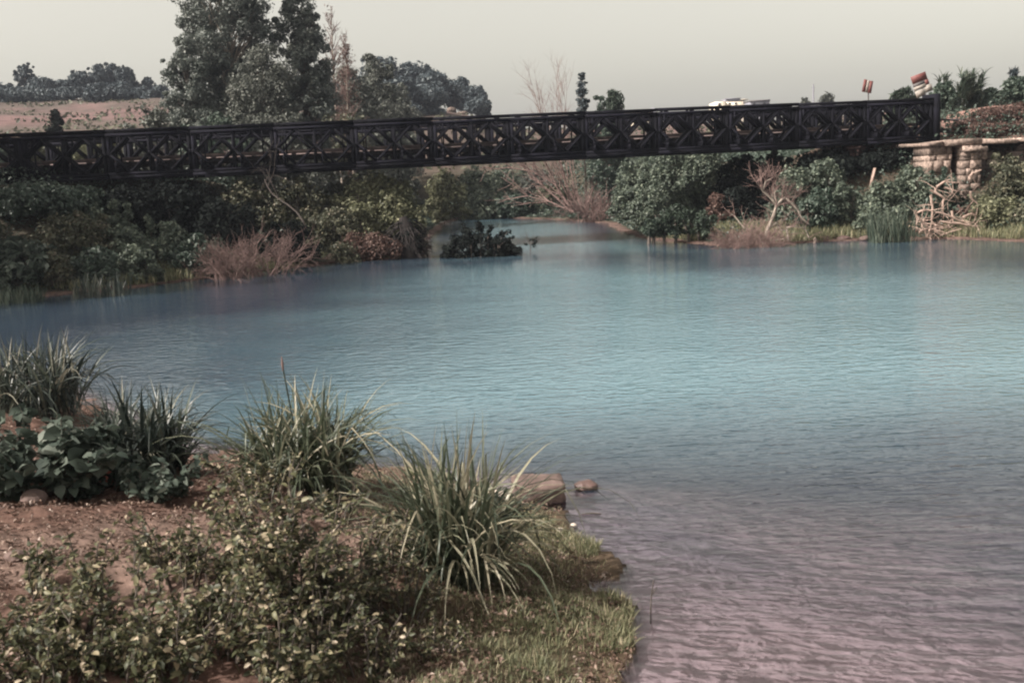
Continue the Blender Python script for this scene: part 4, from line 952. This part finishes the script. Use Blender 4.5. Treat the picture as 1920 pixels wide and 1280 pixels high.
# driftwood pile
DY = 37.3; z0 = P(1775, 440, DY); z0[2] = 0; dp = thing('driftwood_pile', 'heap of bleached crooked driftwood branches at the right waterline', 'driftwood', z0)
dl = [[(1716, 402), (1728, 395), (1745, 394), (1775, 402), (1800, 414), (1816, 422)], [(1744, 367), (1748, 385), (1747, 415), (1745, 440)], [(1754, 352), (1756, 362), (1770, 371), (1768, 390), (1770, 410)], [(1745, 356), (1768, 372)],
      [(1720, 405), (1732, 418), (1745, 430), (1765, 440)], [(1728, 432), (1760, 428), (1800, 430), (1830, 428), (1845, 432)], [(1732, 412), (1728, 425), (1742, 446)], [(1760, 415), (1790, 418), (1820, 422)], [(1805, 408), (1822, 400), (1831, 405), (1828, 418), (1815, 424)],
      [(1757, 350), (1772, 340), (1783, 336)], [(1770, 352), (1795, 358)], [(1820, 358), (1822, 372), (1835, 383)], [(1785, 395), (1787, 420)], [(1755, 446), (1790, 436), (1820, 432)], [(1715, 395), (1722, 412), (1718, 425)], [(1745, 425), (1738, 444)], [(1760, 430), (1775, 447)], [(1818, 335), (1822, 325), (1840, 319)]]
mb = MB()
for i, pts in enumerate(dl):
    dd = rs.uniform(-.35, .35); w_ = np.array([P(x, y, DY + dd) - z0 for x, y in pts]); tt = np.linspace(0, 1, len(w_) * 3 - 2)
    wf = np.stack([np.interp(tt, np.linspace(0, 1, len(w_)), w_[:, c]) for c in range(3)], 1) + rs.normal(size=(len(tt), 3)) * .012
    mb.tube(wf, np.linspace(.05, .022, len(wf)), 6)
    for r_ in range(3): twigs(mb, wf[rs.randint(1, len(wf))], rs.normal(size=3) * np.array([1, .6, .8]), .5, .016, 1, .6, 2)
for i in range(26):
    a = np.array([rs.uniform(-1.1, 1.2), rs.uniform(-.4, .4), rs.uniform(0, .45)]); b_ = a + np.array([rs.normal() * .7, rs.normal() * .3, rs.normal() * .2]); b_[2] = abs(b_[2]); limb(mb, a, b_, .03, .012, 5, .1)
mb.build('branches', PALEWOOD, dp, smoothf=True)
def canes(label, xc, wpx, ytop, Y, n, group):
    top = P(xc, ytop, Y); gz = hz(top[0], Y); H = top[2] - gz; W = wpx / F * Y / 2
    o = thing('cane_clump', label, 'cane', (top[0], Y, gz), group); sb = MB(); lb = MB()
    for k in range(n):
        x0, y0 = rs.normal() * W * .35, rs.normal() * W * .3; h = H * rs.uniform(.6, 1.0); lx = rs.uniform(-.3, 1.0) * W; t_ = np.linspace(0, 1, 7)
        pts = np.stack([x0 + lx * t_ ** 2, y0 + rs.normal() * .2 * t_, h * (t_ - .06 * t_ ** 3)], 1); sb.tube(pts, np.linspace(.03, .01, 7), 4)
        for q_ in range(30):
            u = rs.uniform(.3, 1.0); p_ = np.array([np.interp(u, t_, pts[:, c]) for c in range(3)])
            blade(lb, p_, rs.normal() * .9 if rs.rand() < .65 else rs.rand() * 6.28, rs.uniform(.35, .75), .07, rs.uniform(.1, .7), rs.uniform(.5, 1.5), rs.rand(), n=4)
    sb.build('stem', LM['reed'], o); lb.build('foliage', LM['reed'], o, rnd=True); return o
# bushes above the ruin
gp = 'bushes above the right bank by the bridge end'
for (xc, wp, yt, Yd, lm, prof, lab) in ((1768, 60, 158, 53, 'shrub', DOME, 'dark bush right behind the bridge end post'), (1795, 80, 134, 54, 'reed', COLUMN, 'tall feathery cane bush right of the tilted sign'), (1822, 56, 133, 55, 'reed', COLUMN, 'leaning cane plume beside the tall cane bush'),
        (1850, 100, 172, 55, 'shrub', DOME, 'dense green bush above the brown scrub slope'), (1905, 100, 150, 56, 'shrub', DOME, 'dense green bush in the upper right corner of land'), (1902, 22, 133, 57, 'pine', COLUMN, 'small pointed shoot above the right corner bushes'), (1955, 90, 142, 55, 'shrub', DOME, 'green bush cut by the right photo edge above the ruin'),
        (1692, 60, 172, 62, 'reed', DOME, 'low bush behind the truss between the two signs'), (1508, 30, 185, 120, 'grey', DOME, 'tiny bush on the skyline left of the mast'), (1552, 26, 178, 120, 'grey', COLUMN, 'tiny thin tree on the skyline right of the mast')):
    if lm == 'reed' and prof is COLUMN: canes(lab, xc - 6, wp, yt, Yd, 16, gp)
    elif lm == 'reed' or wp < 30: bush(lab, xc, wp * 1.15, yt, Yd, lm, 70, 70, .5 if Yd < 100 else .5, group=gp, profile=prof, along=(.5, 0, 1.2), asp=.16, cr=.5, stems=7)
    else: bush(lab, xc, wp, yt, Yd, lm, 90, 110, .17, group=gp, profile=prof)
gp = 'dry scrub on the slope above the ruin'
for (xc, wp, yt, Yd, lab) in ((1815, 80, 225, 47.5, 'low dry scrub just right of the ramp above the slab'), (1860, 90, 205, 48.5, 'brown scrub in the middle of the slope above the slab'), (1915, 110, 196, 48.5, 'brown scrub on the slope at the right photo edge'), (1850, 90, 232, 46.6, 'short brown scrub right along the slab edge'), (1925, 100, 228, 46.8, 'short brown scrub at the slab edge by the right photo edge')):
    bush(lab, xc, wp, yt, Yd, 'brown', 55, 110, .09, name='dry_scrub', group=gp)

# ================================================================== STUFF on the far banks: undergrowth, shore grass
def scatter(n, xr, yr, cond):
    X = rs.uniform(xr[0], xr[1], n); Y = rs.uniform(yr[0], yr[1], n); d = sdist(FP, X, Y); k = cond(X, Y, d)
    return X[k], Y[k], d[k]
X, Y, d = scatter(190000, (-26, 34), (27, 88), lambda X, Y, d: (d > .5) & (d < 16) & (np.abs(X) < .6 * Y) & (fbm(X * .5, Y * .5, 3) > -.2))
Z = terrain(X, Y); hh = (.2 + 1.1 * np.clip(fbm(X * .35 + 9, Y * .35, 3) + .3, 0, 1)) * smooth(.4, 3.0, d)
pos = np.stack([X, Y, Z + hh * rs.rand(len(X))], 1); nr = unit(len(X)) * .8 + np.array([0, -.2, .7])
mb = MB(); mb.leaves(pos, nr, .13 * rs.uniform(.6, 1.4, len(X)) * (Y / 40) ** .6, .6, np.clip(.5 * rs.rand(len(X)) + .6 * (fbm(X * .4, Y * .4, 3) + .2), 0, 1))
o = mb.build('undergrowth', LM['shrub'], rnd=True); prop(o, 'tangled low undergrowth covering the far river banks', 'undergrowth', kind='stuff')
def grass_field(name, label, X, Y, Z, L, wid, lm, tone, lean=.5):
    n = len(X); az = rs.rand(n) * 6.283; ln = rs.rand(n) * lean; L = L * rs.uniform(.5, 1.3, n)
    d = np.stack([np.cos(az) * np.sin(ln), np.sin(az) * np.sin(ln), np.cos(ln)], 1); s2 = np.stack([-np.sin(az), np.cos(az), np.zeros(n)], 1) * (wid * rs.uniform(.6, 1.3, n))[:, None]
    b_ = np.stack([X, Y, Z - .01], 1); mid = b_ + d * (L * .55)[:, None]; tip = b_ + d * L[:, None]; tip[:, 0] += np.cos(az) * L * .25 * rs.rand(n); tip[:, 1] += np.sin(az) * L * .25 * rs.rand(n); tip[:, 2] -= .12 * L * rs.rand(n)
    v = np.stack([b_ - s2 / 2, b_ + s2 / 2, mid + s2 * .4, mid - s2 * .4, tip], 1).reshape(-1, 3); i = np.arange(n) * 5
    mb = MB(); mb.add(v, q=np.stack([i, i + 1, i + 2, i + 3], -1), t=np.stack([i + 3, i + 2, i + 4], -1), rq=tone, rt_=tone)
    o = mb.build(name, LM[lm], rnd=True); prop(o, label, 'grass', kind='stuff'); return o
X = rs.uniform(-85, 60, 16000); Y = rs.uniform(66, 150, 16000); k = (np.abs(X) < .6 * Y) & (sdist(FP, X, Y) > 12) & (fbm(X * .12, Y * .3, 3) > -.03); X, Y = X[k], Y[k]
mb = MB(); mb.leaves(np.stack([X, Y, terrain(X, Y) + .1], 1), unit(len(X)) + np.array([0, -.3, .4]), .55 * rs.uniform(.3, 1.3, len(X)), .6, rs.rand(len(X)) * .7)
o = mb.build('field_scrub', LM['mixed'], rnd=True); prop(o, 'dry low scrub dotting the brown hill field', 'scrub', kind='stuff')
X, Y, d = scatter(240000, (-20, 24), (27, 45), lambda X, Y, d: (d > .25) & (d < 3.2) & (np.abs(X) < .6 * Y) & (fbm(X * .6, Y * .6, 3) > -.1))
k = rs.rand(len(X)) < np.where(X > 8, 1, .6); X, Y = X[k][:42000], Y[k][:42000]
grass_field('bank_grass', 'short green grass along the far waterline', X, Y, terrain(X, Y), .34, .022, 'grass', np.clip(rs.beta(1.5, 3, len(X)), 0, 1))

# ================================================================== NEAR BANK
blade_clump('spreading strap-leaved clump on the mound at the left photo edge', 62, 768, 608, 380, 340, 'darkblade', wid=.027, dead=.2)
blade_clump('dark strap-leaved clump leaning over the water, second from the left', 262, 885, 700, 380, 330, 'darkblade', wid=.024)
blade_clump('tall strap-leaved clump with upright red tipped stalk', 572, 910, 698, 400, 430, 'blade', wid=.022, stalks=1)
blade_clump('nearest strap-leaved clump with bright bent leaves beside the block rock', 858, 1075, 782, 350, 330, 'blade', wid=.021, dead=.25)
# single tall blade above the nearest clump
leafy('broad leaved dark shrub by the left photo edge', 70, 935, 775, 330, 26, 'broad', .10, 'broadleaf_shrub', nl=24, asp=.8)
leafy('dark broad leaved plant between the dark shrub and the leaning clump', 300, 935, 860, 170, 12, 'broad', .06, 'broadleaf_plant', nl=22, asp=.7, cat='plant')
leafy('small leafy plant on the soil under the tall clump', 480, 930, 850, 200, 12, 'fore', .045, 'leafy_plant', nl=20, cat='plant')
leafy('low broad leaved plant creeping in front of the dark shrub', 200, 925, 850, 200, 14, 'broad', .085, 'broadleaf_plant', nl=20, asp=.8, cat='plant')
b = ground_hit(180, 925); o = thing('red_sprig', 'small sprig of red leaves in front of the dark broad leaved shrub', 'plant', b); mb = MB(); sb = MB()
for k in range(4): sb.tube([(0, 0, -.02), (rs.normal() * .04, rs.normal() * .04, .14), (rs.normal() * .07, rs.normal() * .06, .26)], .003, 3)
pp = rs.normal(size=(34, 3)) * np.array([.06, .06, .08]) + np.array([0, 0, .16]); mb.leaves(pp, unit(34), .045, .6); sb.build('stem', BARK, o); mb.build('foliage', LM['redleaf'], o, rnd=True)
gp = 'leafy saplings in the foreground'
for (px, py, yt, wp, ns, lf, nl, lab) in (
        (540, 1165, 872, 270, 32, .042, 34, 'tallest leafy sapling with a dark stem in front of the tall clump'),
        (345, 1110, 935, 220, 11, .045, 20, 'pale leafy sapling growing on the pink soil'),
        (170, 1120, 985, 110, 5, .05, 18, 'thin sapling standing alone on the pink soil at the left'),
        (250, 1200, 1030, 220, 10, .042, 20, 'leafy sapling in front of the lone thin one'),
        (420, 1230, 1060, 260, 16, .042, 22, 'bushy sapling in front of the tallest one'),
        (660, 1150, 965, 200, 15, .036, 24, 'leafy sapling between the tallest one and the nearest clump'),
        (730, 1075, 930, 130, 9, .036, 20, 'small leafy sapling left of the nearest clump'),
        (590, 1245, 1085, 240, 16, .036, 22, 'dark low sapling at the edge of the shaded grass'),
        (330, 1275, 1140, 260, 13, .042, 20, 'brownish sapling low in the bottom left foreground'),
        (140, 1275, 1150, 220, 9, .045, 18, 'sparse sapling near the bottom left corner'),
        (505, 1290, 1150, 220, 13, .04, 22, 'leafy sapling cut by the bottom edge left of centre'),
        (755, 1165, 1050, 170, 11, .032, 20, 'little sapling in front of the nearest clump'),
        (690, 1280, 1150, 200, 12, .034, 20, 'small sapling cut by the bottom edge below the nearest clump'),
        (440, 990, 880, 170, 9, .04, 20, 'small pale sapling at the foot of the tall clump'),
        (640, 985, 900, 110, 7, .036, 20, 'single yellowish sapling on the path between two clumps'),
        (90, 1180, 1090, 170, 7, .04, 16, 'low sparse sapling on the soil by the left photo edge'),
        (230, 1300, 1190, 220, 9, .04, 18, 'low sapling cut by the bottom edge near the left corner'),
        (820, 1230, 1150, 150, 8, .028, 18, 'tiny low sapling on the dry grass right of the others'),
        (60, 1290, 1180, 240, 12, .042, 20, 'dark straggly sapling in the bottom left corner'),
        (380, 1180, 1085, 200, 12, .036, 22, 'dense low sapling just left of the tallest one'),
        (470, 1120, 1000, 170, 13, .036, 24, 'leafy sapling hugging the left side of the tallest one'),
        (300, 1240, 1130, 220, 12, .036, 20, 'tangled low sapling in the middle of the left foreground'),
        (200, 1240, 1150, 180, 9, .036, 18, 'low scrubby sapling left of the tangled one'),
        (620, 1180, 1040, 170, 14, .034, 24, 'dark leafy sapling on the right side of the tallest one'),
        (560, 1290, 1200, 200, 12, .034, 20, 'low dark sapling at the bottom edge in the shade'),
        (60, 1120, 1030, 160, 9, .042, 18, 'scrubby sapling by the left photo edge beside the bare soil'),
        (30, 1220, 1110, 180, 10, .042, 18, 'dark scrubby sapling at the left photo edge near the bottom'),
        (130, 1190, 1080, 170, 10, .038, 20, 'tangled scrubby sapling between the left edge and the tangled low one'),
        (400, 1075, 985, 150, 9, .036, 20, 'low leafy sapling on the soil left of the tall leafy mass'),
        (290, 1060, 985, 120, 6, .036, 16, 'small dry sapling behind the pale leafy one')):
    leafy(lab, px, py, yt, wp, ns, 'fore', lf, 'sapling', gp, nl)
# rocks at the near waterline
q = G(1012, 940, 0.0); rock('block_rock', 'squared brown stone block lying at the near waterline', (q[0], q[1] + .10, .07), (.42, .32, .19), ROCK, 21, .06, .78, 'rock', .05)
q = G(1100, 915, 0.0); rock('small_rock', 'small dark rounded rock in the water right of the block', (q[0], q[1], .015), (.2, .16, .11), WETROCK, 22, .1)
q = ground_hit(1074, 985); rock('pebble', 'round white pebble at the tip of the grassy point', q + np.array([0, 0, .03]), (.075, .07, .07), PALEROCK, 23)
q = ground_hit(985, 938); rock('pebble', 'pale flat stone at the left foot of the block rock', q + np.array([0, 0, .02]), (.2, .14, .1), PALEROCK, 24)
q = ground_hit(925, 925); rock('pebble', 'pale rounded stone half buried left of the block rock', q + np.array([0, 0, .01]), (.32, .2, .12), PALEROCK, 25)
for i, (px, py, s2, lab) in enumerate(((30, 1052, .09, 'pale stone on the pink soil by the left photo edge'), (595, 1228, .075, 'white stone lying in the shaded grass near the bottom edge'), (64, 945, .16, 'flat brown stone in the shade of the dark shrub'), (400, 1165, .07, 'pale pebble under the bushy sapling'), (1050, 998, .05, 'small pale pebble beside the round white one'), (270, 1030, .06, 'pale pebble on the pink soil beside the thin sapling'))):
    q = ground_hit(px, py); rock('pebble', lab, q + np.array([0, 0, s2 * .2]), (s2 * 1.3, s2, s2 * .8), (PALEROCK if i in (1, 4) else ROCK), 40 + i, i)
q = G(1110, 963, 0.004); mb = MB(); mb.tube([(-.08, 0, 0), (0, .01, .004), (.07, 0, 0)], [.004, .007, .004], 5)
o = mb.build('floating_stick', BARK, None, tuple(q)); prop(o, 'short dark stick floating on the water beside the block rock', 'stick')
# twig standing in the shallow water
q = G(1218, 1150, 0.0); mb = MB(); mb.tube([(0, 0, -.15), (.012, 0, .1), (.03, 0, .21)], [.005, .004, .003], 5); mb.tube([(.02, 0, .12), (.05, 0, .17)], [.003, .002], 4)
o = mb.build('twig', BARK, None, (q[0], q[1], 0)); prop(o, 'thin dark twig standing upright in the shallow water', 'twig')
# grass, litter and fallen leaves (uncountable)
def near_scatter(n, xr, yr, cond):
    X = rs.uniform(xr[0], xr[1], n); Y = rs.uniform(yr[0], yr[1], n); d = sdist(NP, X, Y); k = (d > .02) & cond(X, Y, d) & (np.abs(X) < .62 * Y + .6); return X[k], Y[k], d[k]
X, Y, d = near_scatter(520000, (-4.5, 1.6), (2.6, 11), lambda X, Y, d: rs.rand(len(X)) < np.clip(smooth(-1.6, -.1, X + .1 * (Y - 5) + fbm(X * 1.2, Y * 1.2, 3) * 1.6) * (.35 + 1.6 * (fbm(X * 2.2 + 7, Y * 2.2, 3) + .25)) * (5 / np.maximum(Y, 3)) ** 1.2, 0, 1) * .62 * (.12 + .88 * smooth(.03, .5, d + .5 * fbm(X * 3, Y * 3, 2))))
grass_field('grass', 'short half dry grass on the near point beside the water', X, Y, terrain(X, Y), .055, .0055, 'grass', np.clip(rs.beta(1.6, 2.2, len(X)) + .5 * fbm(X * 1.7, Y * 1.7, 3), 0, 1), .95)
X, Y, d = near_scatter(300000, (-1, 1.6), (2.6, 10), lambda X, Y, d: (d < .55) & (fbm(X * 2.6 + 4, Y * 2.6, 3) > .03) & (rs.rand(len(X)) < .16 + .5 * (d < .2)))
grass_field('shore_grass', 'ragged tufts of longer grass along the near waterline', X, Y, terrain(X, Y), .085, .006, 'grass', np.clip(rs.beta(1.4, 2.4, len(X)), 0, 1), 1.1)
X, Y, d = near_scatter(260000, (-6, 1.0), (2.8, 13), lambda X, Y, d: (rs.rand(len(X)) < .5 * (4 / np.maximum(Y, 3)) ** 1.3) & (fbm(X * 1.3 + 3, Y * 1.3 + 3, 3) > -.12))
Z = terrain(X, Y); pos = np.stack([X, Y, Z + .008 + .02 * rs.rand(len(X))], 1); nr = np.array([0, 0, 1.0]) + rs.normal(size=(len(X), 3)) * .45
mb = MB(); mb.leaves(pos, nr, .030 * rs.uniform(.3, 1.5, len(X)), .5, rs.rand(len(X)), fold=.2)
o = mb.build('leaf_litter', LM['litter'], rnd=True); prop(o, 'dry fallen leaves strewn over the reddish near bank', 'leaf litter', kind='stuff')

# ================================================================== AIR
hzb = MB(); hzb.box(-700, 700, -60, 900, -3.6, 62)
Mh = bpy.data.materials.new('haze'); Mh.use_nodes = True; tt_ = Mh.node_tree; tt_.nodes.clear()
vo = tt_.nodes.new('ShaderNodeVolumePrincipled'); vo.inputs['Color'].default_value = (.72, .78, .95, 1); vo.inputs['Density'].default_value = .00035
vo.inputs['Anisotropy'].default_value = .2
oo_ = tt_.nodes.new('ShaderNodeOutputMaterial'); tt_.links.new(vo.outputs[0], oo_.inputs['Volume'])
ho = hzb.build('haze', Mh); prop(ho, kind='stuff'); ho['label'] = 'thin pale blue haze over the far hills'
